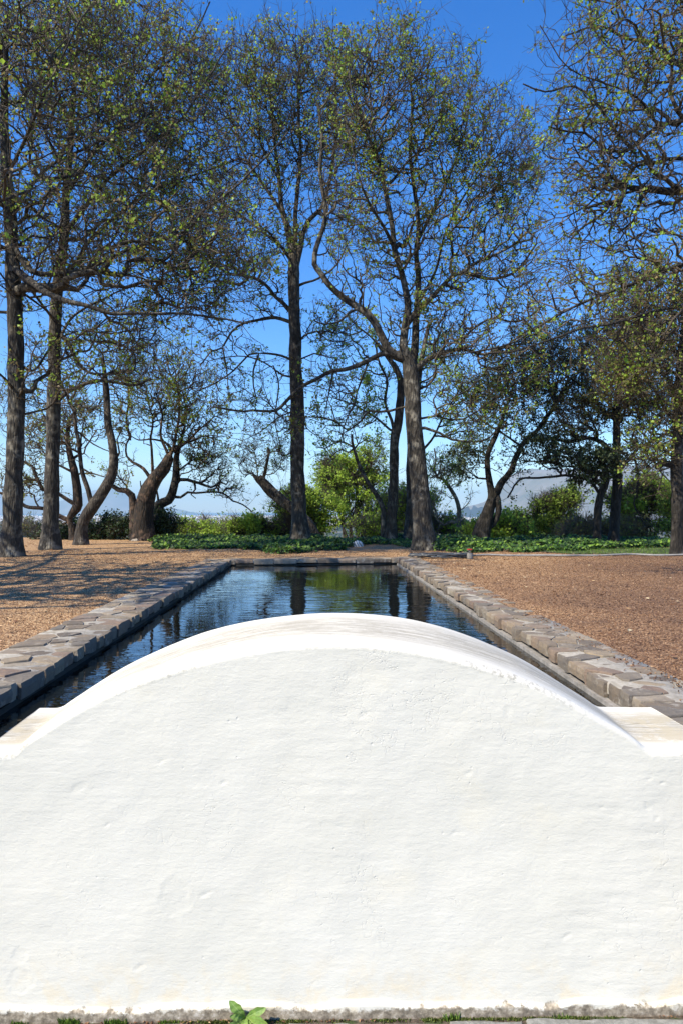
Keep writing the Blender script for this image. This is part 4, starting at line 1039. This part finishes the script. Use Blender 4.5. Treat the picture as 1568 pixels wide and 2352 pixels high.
# ------------------------------------------------------------------ shrubs beyond the terrace
def shrub(name, label, cat, Z, blobs, ntw, nleaf, leaf, base_y=1245, stems=3, twig=TWIG, lsize=.07, tw_len=.5, z0=None, bark=BARKP, group=None, tuft=.35, depth=.8):
    cx = np.mean([b_[0] for b_ in blobs]); z0 = TZ - .3 if z0 is None else z0
    low = HY + (EYE - z0) / Z * F
    top = min(b_[1] for b_ in blobs)
    tr = [(cx, low, 12), (cx + 6, (low + top) / 2, 8), (cx - 3, top + 15, 4)]
    lm = [(8, 3, [(cx, low - 10), (b_[0] * .6 + cx * .4, (low + b_[1]) / 2), (b_[0], b_[1])]) for b_ in blobs]
    lm += [(7, 2, [(cx + random.uniform(-10, 10), low - 8), (cx + random.uniform(-60, 60), (low + top) / 2 + 12), (cx + random.uniform(-90, 90), top + 20)]) for _ in range(stems)]
    return make_tree(name, label, cat, Z, tr, lm, blobs, ntw=ntw, nleaf=nleaf, bark=bark, twig=twig, leaf=leaf, lsize=lsize, tw_len=tw_len, tw_r=.006,
                     att_y=low - 2, base_z=z0, gnarl=.25, group=group, trunk_name='stem', tuft=tuft, depth=depth, step=.2, flare=.1)
shrub('spring_bush', 'bright lime green bush behind the leaning stump, lowest in front of the sea', 'bush', 22.5, [(650,1196,62,44,90),(595,1222,45,28,50)], 1500, 19000, L_LIME, tuft=.9, stems=8)
shrub('spring_bush', 'bright lime green bush right of the slender middle trunk, above the ivy', 'bush', 22.0, [(745,1205,60,50,100),(690,1180,40,40,40)], 1500, 18000, L_LIME, tuft=.9, stems=8)
shrub('leafy_tree', 'rounded leafy lime green tree filling the gap between the tall middle trunks', 'tree', 27.0, [(800,1120,72,66,150),(850,1190,60,46,70),(765,1080,40,40,36),(850,1065,40,50,30)], 2400, 22000, L_LIME, tuft=.8, lsize=.085, z0=-.8, bark=BARKB)
shrub('twiggy_bush', 'tangled grey stemmed bush with lime leaves at the foot of the twin stemmed tree', 'bush', 21.5, [(850,1215,55,32,60),(925,1180,50,60,60)], 1300, 9000, L_LIME, stems=9, twig=TWIGP)
shrub('olive_scrub', 'sparse olive brown scrub below the town, nearest the sea view', 'bush', 26.0, [(470,1240,60,18,60),(540,1240,50,20,50)], 1800, 8000, L_OLIVE, twig=TWIGP, stems=6, z0=-.6)
shrub('olive_scrub', 'sparse olive green scrub at the foot of the long twisting low limb', 'bush', 23.5, [(425,1215,34,26,60)], 900, 7000, L_LIME, twig=TWIGP, stems=6)
shrub('evergreen_shrub', 'small round dark evergreen shrub alone between the forked tree and the old oak', 'bush', 20.2, [(250,1218,36,26,40),(270,1225,20,18,20)], 500, 13000, L_DARK, lsize=.06, tuft=.1, z0=TZ)
shrub('evergreen_shrub', 'dark glossy ivy bush climbing the foot of the oak behind the broken trunk', 'bush', 20.0, [(372,1200,22,38,40),(385,1222,18,20,20)], 400, 10000, L_DARK, lsize=.06, tuft=.1, z0=TZ)
shrub('evergreen_shrub', 'narrow dark shrub peeping out behind the foot of the forked tree', 'bush', 20.3, [(162,1228,16,14,14)], 150, 3000, L_DARK, lsize=.06, tuft=.1, z0=TZ)
shrub('green_bush', 'fresh mid green bush leaning against the dark twisted stems', 'bush', 19.6, [(1150,1215,38,30,50),(1190,1225,30,22,30)], 700, 17000, L_LIME, z0=TZ - .2)
shrub('green_bush', 'wide mid green bush beneath the pale mountain, beside the short black trunk', 'bush', 22.5, [(1230,1200,55,42,100),(1290,1192,60,46,90),(1180,1210,30,32,30)], 2400, 24000, L_MID, stems=12, tuft=.9)
shrub('brown_thicket', 'brown twiggy half bare thicket behind the two dark trunks', 'bush', 20.5, [(1340,1212,60,40,90),(1450,1215,60,42,90),(1400,1230,60,30,40)], 3000, 15000, L_OLIVE, stems=12, twig=TWIGP)
shrub('leafy_tree', 'yellow green leafy tree beside the black trunk with the sawn stub', 'tree', 21.0, [(1480,1165,50,45,90),(1510,1210,50,50,90),(1440,1170,40,30,40)], 1900, 22000, L_LIME, tuft=.8, bark=BARKB)
shrub('leafy_tree', 'green leafy tree cut off by the picture edge behind the black sawn stub trunk', 'tree', 20.0, [(1590,1190,50,60,90)], 900, 14000, L_MID, bark=BARKB)
shrub('brown_thicket', 'lilac brown bare thicket beyond the dappled trunks, below the blue hill', 'bush', 27.0, [(60,1225,80,22,60),(150,1228,50,20,30),(230,1228,40,18,20)], 1500, 2500, L_OLIVE, stems=6, twig=TWIGP, z0=-.6)
shrub('twiggy_bush', 'tangle of pale bare twigs with few leaves behind the crooked thin tree', 'bush', 22.0, [(1050,1225,60,24,60),(1000,1190,30,45,30)], 1300, 5000, L_LIME, stems=8, twig=TWIGP)
for i, (x, y, lab) in enumerate([(472,1190,'bare pale sapling sticking up above the scrub, nearest the twisting limb'), (518,1200,'smaller bare pale sapling beside the scrub and the bright bush')]):
    make_tree('bare_sapling', lab, 'sapling', 25, [(x, 1262, 5), (x + 2, 1225, 4), (x - 4, 1195, 3), (x - 8, y, 2)], [], [(x, y + 8, 14, 16, 14)], ntw=60, nleaf=60, bark=BARKP, twig=TWIGP, att_y=1230, base_z=-.4, tw_len=.3, flare=.1)

# ------------------------------------------------------------------ ivy bed, lawn, small things
def ivy_mask(x, y):
    front_ = 14.1 + .9 * fbm(np.c_[x * .9, x * 0, x * 0], 3) + np.where((x > .1) & (x < 1.9), 1.9, 0) * np.exp(-((x - .85) / .8) ** 4)
    front_ = np.where(x < -2.2, 15.0 + .3 * vnoise(np.c_[x * 1.1, x * 0 + 3, x * 0]), front_)
    front_ = np.where(x > 5.0, 14.4 + (x - 5) * .5, front_)
    leftlim = -4.35 + .25 * vnoise(np.c_[y * 1.3, y * 0, y * 0])
    return (y > front_) & (y < 19.6) & (x > leftlim * y / 16) & (x < 8.2)
n = 90000; x = R.uniform(-6, 8.5, n); y = R.uniform(13.2, 19.8, n)
hgt = .07 + .12 * np.clip(fbm(np.c_[x * 1.3, y * 1.3, x * 0], 3) + .4, 0, 1.2)
k = ivy_mask(x, y) & (R.random(n) < np.clip(.75 + .9 * fbm(np.c_[x * 1.6, y * 1.6, x * 0 + 9], 3), .12, 1)); x, y, hgt = x[k], y[k], hgt[k]; n = len(x)
zz = zt(x, y) + hgt * R.random(n) ** .55
nrm = unit(np.c_[R.normal(size=(n, 2)) * .55 + np.array([-.25, -.35]), np.ones(n)]); a_ = unit(np.cross(nrm, R.normal(size=(n, 3)))); b_ = np.cross(nrm, a_)
L = (.028 + .028 * R.random(n))[:, None]; c0 = np.c_[x, y, zz]
sh = [(-.9, 0), (-.35, .75), (.1, .45), (1.1, 0), (.1, -.45), (-.35, -.75)]
V = np.stack([c0 + a_ * L * p_[0] + b_ * L * p_[1] + nrm * L * (-.25 * abs(p_[1])) for p_ in sh], 1).reshape(-1, 3); i = np.arange(n)[:, None] * 6
o = mesh_obj('ivy', V, [np.hstack([i, i + 1, i + 2, i + 3]), np.hstack([i, i + 3, i + 4, i + 5])], L_IVY, smooth=False)
tag(o, 'low glossy ivy ground cover along the far edge of the terrace', 'ivy', kind='stuff')
# lawn
LX = np.linspace(0, 1, 30); V = []
for y in np.linspace(13.2, 15.4, 12):
    a0 = 4.2 + .3 * math.sin(y * 3); V.append(np.stack([a0 + (14 - a0) * LX, np.full(30, y) + .12 * np.sin(LX * 30), zt(a0 + (14 - a0) * LX, np.full(30, y)) + .012], -1))
m, nt, b, _ = new_mat('lawn'); N = NT(nt); N.l(N.ramp(N.noise(N.coords(), 9, 6, .7), [(.3, (.035, .035, .014)), (.5, (.05, .065, .018)), (.65, (.11, .085, .04))]), b.inputs['Base Color']); b.inputs['Roughness'].default_value = .95
lw = mesh_obj('lawn', np.array(V).reshape(-1, 3), [grid_faces(12, 30)], m); tag(lw, 'narrow strip of lawn behind the sunlit gravel', kind='structure')
n = 7000; x = R.uniform(4.2, 9, n); y = R.uniform(13.15, 15.3, n); b0 = np.c_[x, y, zt(x, y) + .008]
d = unit(np.c_[R.normal(size=(n, 2)) * .5, np.ones(n)]); hh = .05 * (.4 + R.random(n)[:, None]); sd = unit(np.cross(d, R.normal(size=(n, 3)))) * .004
V = np.stack([b0 - sd, b0 + sd, b0 + d * hh], 1).reshape(-1, 3); i = np.arange(n)[:, None] * 3
o = mesh_obj('lawn_grass', V, [np.hstack([i, i + 1, i + 2])], GRASS, smooth=False); tag(o, 'short green grass blades of the lawn strip', 'grass', kind='stuff')
# leaf litter
n = 15000; x = R.uniform(-9, 9, n); y = R.uniform(3, 20, n); k = ((x < xl(y) - CW) | (x > xr(y) + CW) | (y > 12.8)) & (R.random(n) < np.clip((y - 2) / 14, .05, 1) * np.clip(.5 + 1.1 * fbm(np.c_[x * .7, y * .7, x * 0 + 3], 3), .05, 1)); x, y = x[k], y[k]
V, t1, t2 = leaf_mesh(np.c_[x, y, zt(x, y) + .014], .03 + .035 * R.random(len(x)), up=0)
V[:, 2] = np.where(True, (V[:, 2] - np.repeat(zt(x, y) + .014, 4)) * .25 + np.repeat(zt(x, y) + .016, 4), 0)
DEAD = mat_leaf('dead_leaf', [(0, (.10, .045, .02)), (.5, (.22, .11, .05)), (.8, (.38, .25, .13)), (1, (.5, .4, .25))], .1)
o = mesh_obj('fallen_leaves', V, [np.vstack([t1, t2])], DEAD, smooth=False); tag(o, 'dry brown fallen leaves over the gravel under the trees', 'leaves', kind='stuff')

def tube_path(pts, r, k=8, step=.05):
    p = catmull(np.array(pts, float), step); T = unit(np.gradient(p, axis=0)); n = len(p)
    rr = np.full(n, r); A = unit(np.cross(T, [0, 0, 1.0001])); B = np.cross(T, A); a = np.arange(k) / k * 2 * np.pi
    V = p[:, None] + rr[:, None, None] * (np.cos(a)[None, :, None] * A[:, None] + np.sin(a)[None, :, None] * B[:, None])
    return V.reshape(-1, 3), grid_faces(n, k, wrap=True)
def plain(name, col, rough=.6, noise=0.0, metal=0):
    m, nt, b, _ = new_mat(name); N = NT(nt)
    d = tuple(c * .6 for c in col)
    N.l(N.mix(N.mr(N.noise(N.coords(), 14, 5, .7), .35, .65), d, col), b.inputs['Base Color']); b.inputs['Roughness'].default_value = rough; b.inputs['Metallic'].default_value = metal
    return m
HOSE = plain('hose_rubber', (.07, .075, .08), .35); PIPE = plain('grey_pipe', (.30, .29, .28), .6)
bp = P(1015, 1283, 12.0); base_ = np.array([bp[0], bp[1], TZ])
pts = []
for k in range(150):
    a = k * .30; rr = .44 + .10 * math.sin(k * .37) + .05 * math.sin(k * 1.9)
    pts.append((bp[0] + rr * 1.05 * math.cos(a) + .06 * math.sin(k * .11), 12.35 + rr * .55 * math.sin(a), TZ + .02 + .00028 * k + .012 * math.sin(k * 1.3)))
pts += [(bp[0] + .45, 12.3, TZ + .02), (2.22, 12.12, TZ + .03), (2.30, 12.10, TZ + .07)]
V, f = tube_path(pts, .0135, 8, .04); o = mesh_obj('garden_hose', V - base_, [f], HOSE); o.location = base_; tag(o, 'dark rubber garden hose coiled loosely on the pool corner by the thickest trunk', 'hose')
pts = [(2.36 + i * .35, 12.55 + .10 * math.sin(i * .9) + .06 * math.sin(i * 2.3) + i * .022, zt(np.array([2.36 + i * .35]), np.array([12.6]))[0] + .02 + .006 * math.sin(i * 1.7)) for i in range(30)]
V, f = tube_path(pts, .018, 8, .08); o = mesh_obj('irrigation_pipe', V - np.array(pts[0]), [f], PIPE); o.location = pts[0]; tag(o, 'pale grey thin pipe laid along the edge between gravel and lawn', 'pipe')
# red topped tap
tp_ = np.array([P(1078, 1285, 12.0)[0], 12.02, TZ]); tap = empty('standpipe_tap', tp_); tag(tap, 'short grey standpipe with a red handled valve at the end of the coiled hose', 'tap')
def lathe(prof_, k=16):
    a = np.arange(k) / k * 2 * np.pi; V = np.array([[r_ * math.cos(t), r_ * math.sin(t), z_] for r_, z_ in prof_ for t in a]); return V, grid_faces(len(prof_), k, wrap=True)
RED = plain('red_paint', (.55, .03, .02), .4); BRASS = plain('weathered_metal', (.35, .33, .30), .5, metal=.4); CONC = plain('tap_concrete', (.30, .27, .23), .9)
V, f = lathe([(.001, -.02), (.05, -.02), (.052, .02), (.046, .085), (.03, .092), (.001, .093)]); mesh_obj('base_block', V, [f], CONC, tap)
V, f = lathe([(.014, .09), (.014, .12), (.022, .122), (.022, .135), (.012, .138), (.008, .150), (.001, .151)]); mesh_obj('valve_body', V, [f], BRASS, tap)
hv, hf_ = [], []; o_ = 0
for a in range(5):
    t = a / 5 * 2 * math.pi; V, f = lathe([(.001, -.010), (.014, -.008), (.018, .002), (.014, .011), (.001, .013)], 8); V = V + np.array([.030 * math.cos(t), .030 * math.sin(t), .158]); hv.append(V); hf_.append(f + o_); o_ += len(V)
V, f = lathe([(.001, .150), (.030, .151), (.034, .158), (.028, .166), (.001, .168)], 14); hv.append(V); hf_.append(f + o_)
mesh_obj('valve_handle', np.vstack(hv), [np.vstack(hf_)], RED, tap)
# pale rocks
def rock(name, label, c, sx_, sy_, sz_, mat, seed):
    nu, nv = 20, 28; V = []
    for i in range(nu):
        th = i / (nu - 1) * math.pi
        for j in range(nv):
            ph = j / nv * 2 * math.pi; d = np.array([math.sin(th) * math.cos(ph), math.sin(th) * math.sin(ph), math.cos(th)])
            k = 1 + .22 * fbm((d * 1.6 + seed)[None], 3)[0]; V.append(d * k * np.array([sx_, sy_, sz_]))
    o = mesh_obj(name, V, [grid_faces(nu, nv, wrap=True)], mat); o.location = c; tag(o, label, 'stone'); return o
m, nt, b, _ = new_mat('banded_white'); N = NT(nt); v = N.coords((1, 1, 1), rot=(0, .5, 0)); wv = N.n('ShaderNodeTexWave'); N.l(v, wv.inputs['Vector']); wv.inputs['Scale'].default_value = 5.5; wv.inputs['Distortion'].default_value = 3
N.l(N.ramp(wv.outputs['Fac'], [(.25, (.25, .25, .24)), (.45, (.72, .72, .70))]), b.inputs['Base Color']); b.inputs['Roughness'].default_value = .7
p = P(822, 1252, 16.2); rock('garden_stone', 'small white domed stone with grey bands at the edge of the ivy', (p[0], 16.2, TZ + .03), .125, .11, .10, m, 3.1)
m2 = plain('pale_rock', (.42, .36, .29), .9); p = P(311, 1240, 19.0); rock('garden_stone', 'pale flat stone lying at the foot of the broken old oak', (p[0], 19.0, TZ + .01), .11, .08, .05, m2, 8.4)
m3 = plain('old_white_rock', (.55, .45, .33), .9)
p = P(752, 1290, 12.9)

# ------------------------------------------------------------------ far land
def zterr(X, Y):
    d = np.maximum(np.hypot(X * .25, Y) - 21, 0)
    base = TZ - .03 - 62 * (1 - np.exp(-(d / 330) ** 1.25))
    return base + np.clip(d / 200, 0, 1) * 3.5 * fbm(np.stack([X / 260, Y / 260, X * 0], -1), 3) * np.clip(1.5 - d / 2500, 0, 1)
ang = np.radians(np.linspace(-58, 58, 150)); rad = np.concatenate([[0], np.geomspace(1.0, 7800, 150)])
X = []; 
TXX = np.outer(np.ones(len(rad)), np.tan(ang)); YY = 21.2 + rad[:, None] + 0 * TXX; XX = TXX * (YY + 25)
V = np.stack([XX, YY, zterr(XX, YY)], -1)
V[0, :, 2] = TZ - .05
m, nt, b, _ = new_mat('valley_land'); N = NT(nt); v = N.coords()
c = N.ramp(N.noise(v, .012, 8, .65), [(.3, (.035, .05, .02)), (.45, (.07, .075, .03)), (.55, (.15, .12, .075)), (.65, (.06, .075, .03)), (.8, (.19, .155, .10))])
c = N.mix(N.mr(N.noise(v, .05, 6, .7), .5, .6, 0, .7), c, (.03, .045, .018))
N.l(c, b.inputs['Base Color']); b.inputs['Roughness'].default_value = 1
o = mesh_obj('valley_terrain', V.reshape(-1, 3), [grid_faces(len(rad), len(ang))], m); tag(o, 'hazy wooded valley floor dropping away beyond the terrace', kind='structure')
m = plain('sea', (.03, .07, .13), .35)
V = np.array([(-15500, 7700, -62.5), (15500, 7700, -62.5), (15500, 18200, -62.5), (-15500, 18200, -62.5)], float)
o = mesh_obj('sea_water', V, [np.array([[0, 1, 2, 3]])], m); tag(o, 'thin strip of blue sea at the horizon', kind='structure')
# mountains
def mountain(name, label, D, pts, mat, dep, amp):
    xs = np.linspace(pts[0][0], pts[-1][0], 160); ys = np.interp(xs, [q[0] for q in pts], [q[1] for q in pts])
    nv = 40; V = []
    for j in range(nv):
        t = j / (nv - 1)
        Z = D + dep * (t - .5); X = (xs - 784) / F * D
        hgt_ = (HY - ys) / F * D
        prof_ = np.sin(np.pi * min(t * .5 + 0, 1)) if t < 1 else 1
        pr = math.sin(math.pi * t) ** .9
        zz_ = -66 + (hgt_ + 66 + EYE) * pr + amp * pr * fbm(np.stack([X / 600, X * 0 + Z / 600, X * 0], -1), 4) * (1 - .6 * (abs(t - .5) < .03))
        V.append(np.stack([X * (Z / D) ** .0, np.full(len(xs), Z), zz_], -1))
    o = mesh_obj(name, np.array(V).reshape(-1, 3), [grid_faces(nv, 160)], mat); tag(o, label, kind='structure'); return o
m, nt, b, _ = new_mat('mountain_rock'); N = NT(nt); v = N.coords()
c = N.ramp(N.noise(v, .004, 8, .65), [(.3, (.07, .075, .05)), (.5, (.15, .13, .10)), (.7, (.25, .21, .19))])
N.l(c, b.inputs['Base Color']); b.inputs['Roughness'].default_value = 1; MTN = m
mountain('mountain', 'pale lilac mountain ridge behind the dark trees on the sunlit side', 5600, [(1080,1176),(1130,1168),(1160,1140),(1190,1100),(1225,1080),(1300,1074),(1370,1078),(1455,1068),(1520,1066),(1600,1060),(1800,1075),(2100,1120)], MTN, 2600, 60)
mountain('mountain', 'very faint blue mountains beyond the town, seen between the forked tree and the old oak', 12500, [(-500,1150),(-200,1120),(60,1140),(150,1150),(215,1128),(262,1116),(300,1135),(340,1160),(400,1172),(430,1176)], MTN, 2400, 50)
# town: the larger sheds and blocks one by one, the rest as one mass
def house_mesh(nx_, ny_, h_, roof):
    V = [(-nx_, -ny_, -2), (nx_, -ny_, -2), (nx_, ny_, -2), (-nx_, ny_, -2), (-nx_, -ny_, h_), (nx_, -ny_, h_), (nx_, ny_, h_), (-nx_, ny_, h_)]
    return V, [[0, 1, 5, 4], [1, 2, 6, 5], [2, 3, 7, 6], [3, 0, 4, 7]]
WHT = plain('far_white_wall', (.78, .77, .74), .8); RFW = plain('far_white_roof', (.62, .62, .62), .7); RFR = plain('far_red_roof', (.30, .14, .10), .8)
protos = []
for (a, c, h_, rm) in [(22, 12, 7, RFW), (34, 14, 9, RFW), (9, 7, 5, RFR), (14, 9, 11, RFW), (8, 6, 4, RFR)]:
    V, f = house_mesh(a, c, h_, 0)
    w_ = mesh_obj('walls', V, [np.array(f)], WHT, smooth=False)
    rh = h_ * .35; V2 = [(-a - .5, -c - .5, h_), (a + .5, -c - .5, h_), (a + .5, c + .5, h_), (-a - .5, c + .5, h_), (-a - .5, 0, h_ + rh), (a + .5, 0, h_ + rh)]
    r_ = mesh_obj('roof', V2, [np.array([[0, 1, 5, 4], [2, 3, 4, 5]]), np.array([[1, 2, 5], [3, 0, 4]])], rm, smooth=False)
    protos.append((w_.data, r_.data)); bpy.data.objects.remove(w_); bpy.data.objects.remove(r_)
spots = []
for _ in range(4000):
    if len(spots) >= 150: break
    px_ = random.choice([random.uniform(395, 560), random.uniform(270, 330), random.uniform(60, 110), random.uniform(1080, 1190)])
    D = random.uniform(2900, 5200); Xp = (px_ - 784) / F * D
    if all(abs(Xp - s_[0]) > 60 or abs(D - s_[1]) > 70 for s_ in spots): spots.append((Xp, D))
for (Xp, D) in spots:
    k = random.choice([0, 0, 1, 1, 2, 3, 4]); zb = float(zterr(np.array([Xp]), np.array([D]))[0])
    e = empty('town_building', (Xp, D, zb)); e.rotation_euler.z = random.uniform(-.5, .5)
    red = k in (2, 4)
    tag(e, 'tiny red roofed house far off in the valley town' if red else 'tiny white building far off in the valley town', 'building', 'red roofed houses of the far town' if red else 'white buildings of the far town')
    for nm, d_ in zip(('walls', 'roof'), protos[k]):
        o = bpy.data.objects.new(nm, d_); COL.objects.link(o); o.parent = e
n = 5200; D = R.uniform(2700, 7200, n); px_ = R.uniform(-60, 1250, n); keep = fbm(np.c_[px_ / 40, D / 500, px_ * 0], 2) > -.25; D, px_ = D[keep], px_[keep]
# more houses on the foot of the mountain
D2 = R.uniform(4350, 4900, 700); px2 = R.uniform(1380, 1620, 700)
Xs = np.concatenate([(px_ - 784) / F * D, (px2 - 784) / F * D2]); Ds = np.concatenate([D, D2]); n = len(Xs)
zs = np.concatenate([zterr(Xs[:len(D)], D), -62 + (D2 - 4320) * .32])
sxs = R.uniform(5, 22, n); sys_ = R.uniform(5, 12, n); hs_ = R.uniform(4, 9, n)
bx = np.array([(-1, -1, 0), (1, -1, 0), (1, 1, 0), (-1, 1, 0), (-1, -1, 1), (1, -1, 1), (1, 1, 1), (-1, 1, 1), (-1, 0, 1.4), (1, 0, 1.4)], float)
V = bx[None] * np.stack([sxs, sys_, hs_], 1)[:, None, :] + np.stack([Xs, Ds, zs - 1], 1)[:, None, :]
q = np.array([[0, 1, 5, 4], [1, 2, 6, 5], [2, 3, 7, 6], [3, 0, 4, 7], [4, 5, 9, 8], [6, 7, 8, 9]]); t = np.array([[5, 6, 9], [7, 4, 8]])
i = np.arange(n)[:, None, None] * 10
m, nt, b, _ = new_mat('town_mass'); N = NT(nt); g = N.n('ShaderNodeNewGeometry')
N.l(N.ramp(g.outputs['Random Per Island'], [(0, (.80, .78, .74)), (.55, (.6, .57, .52)), (.7, (.35, .18, .13)), (.85, (.45, .42, .4)), (1, (.85, .85, .83))], 'CONSTANT'), b.inputs['Base Color'])
o = mesh_obj('distant_town', V.reshape(-1, 3), [(i + q[None]).reshape(-1, 4), (i + t[None]).reshape(-1, 3)], m, smooth=False); tag(o, 'mass of countless tiny houses spread over the hazy valley', 'town', kind='stuff')
# far woods in the valley: many small crowns
n = 9000; D = 150 * np.exp(R.random(n) * math.log(5200 / 150)); px_ = R.uniform(-100, 1700, n); Xs = (px_ - 784) / F * D
keep = (D > 800) | (R.random(n) < .35); D, Xs = D[keep], Xs[keep]
keep = fbm(np.c_[Xs / 240, D / 240, Xs * 0 + 5], 3) > np.where(D > 2600, .25, -.2); D, Xs = D[keep], Xs[keep]; n = len(D)
zs = zterr(Xs, D); rr = R.uniform(4, 10, n)
ico = np.array([(math.cos(a) * math.cos(e_), math.sin(a) * math.cos(e_), math.sin(e_)) for e_ in (-.5, .35, 1.0) for a in np.arange(7) / 7 * 2 * math.pi + e_] + [(0, 0, 1.15)])
V = ico[None] * rr[:, None, None] * (1 + .3 * R.normal(size=(n, 22, 1))) + np.stack([Xs, D, zs + rr * .4], 1)[:, None, :]
q = grid_faces(3, 7, wrap=True); t = np.array([[14 + a, 14 + (a + 1) % 7, 21] for a in range(7)]); i = np.arange(n)[:, None, None] * 22
m, nt, b, _ = new_mat('far_crowns'); N = NT(nt); g = N.n('ShaderNodeNewGeometry')
N.l(N.ramp(g.outputs['Random Per Island'], [(0, (.02, .035, .012)), (.4, (.04, .06, .02)), (.6, (.11, .10, .05)), (.8, (.14, .11, .08)), (1, (.07, .10, .03))]), b.inputs['Base Color']); b.inputs['Roughness'].default_value = 1
o = mesh_obj('distant_woods', V.reshape(-1, 3), [(i + q[None]).reshape(-1, 4), (i + t[None]).reshape(-1, 3)], m, smooth=False); tag(o, 'far tree crowns covering the valley below the town', 'woods', kind='stuff')
# air
m = bpy.data.materials.new('haze_air'); m.use_nodes = True; nt = m.node_tree; nt.nodes.clear()
out = nt.nodes.new('ShaderNodeOutputMaterial'); pv = nt.nodes.new('ShaderNodeVolumePrincipled'); pv.inputs['Color'].default_value = (.55, .82, 1, 1)
pv.inputs['Density'].default_value = 1.1e-4; pv.inputs['Anisotropy'].default_value = .0; nt.links.new(pv.outputs[0], out.inputs['Volume'])
x0, x1, y0, y1, z0, z1 = -16000, 16000, -70, 18500, -75, 520
V = [(x0, y0, z0), (x1, y0, z0), (x1, y1, z0), (x0, y1, z0), (x0, y0, z1), (x1, y0, z1), (x1, y1, z1), (x0, y1, z1)]
o = mesh_obj('haze', V, [np.array([[0, 3, 2, 1], [4, 5, 6, 7], [0, 1, 5, 4], [1, 2, 6, 5], [2, 3, 7, 6], [3, 0, 4, 7]])], m, smooth=False); tag(o, 'thin pale blue air over the valley', kind='stuff')
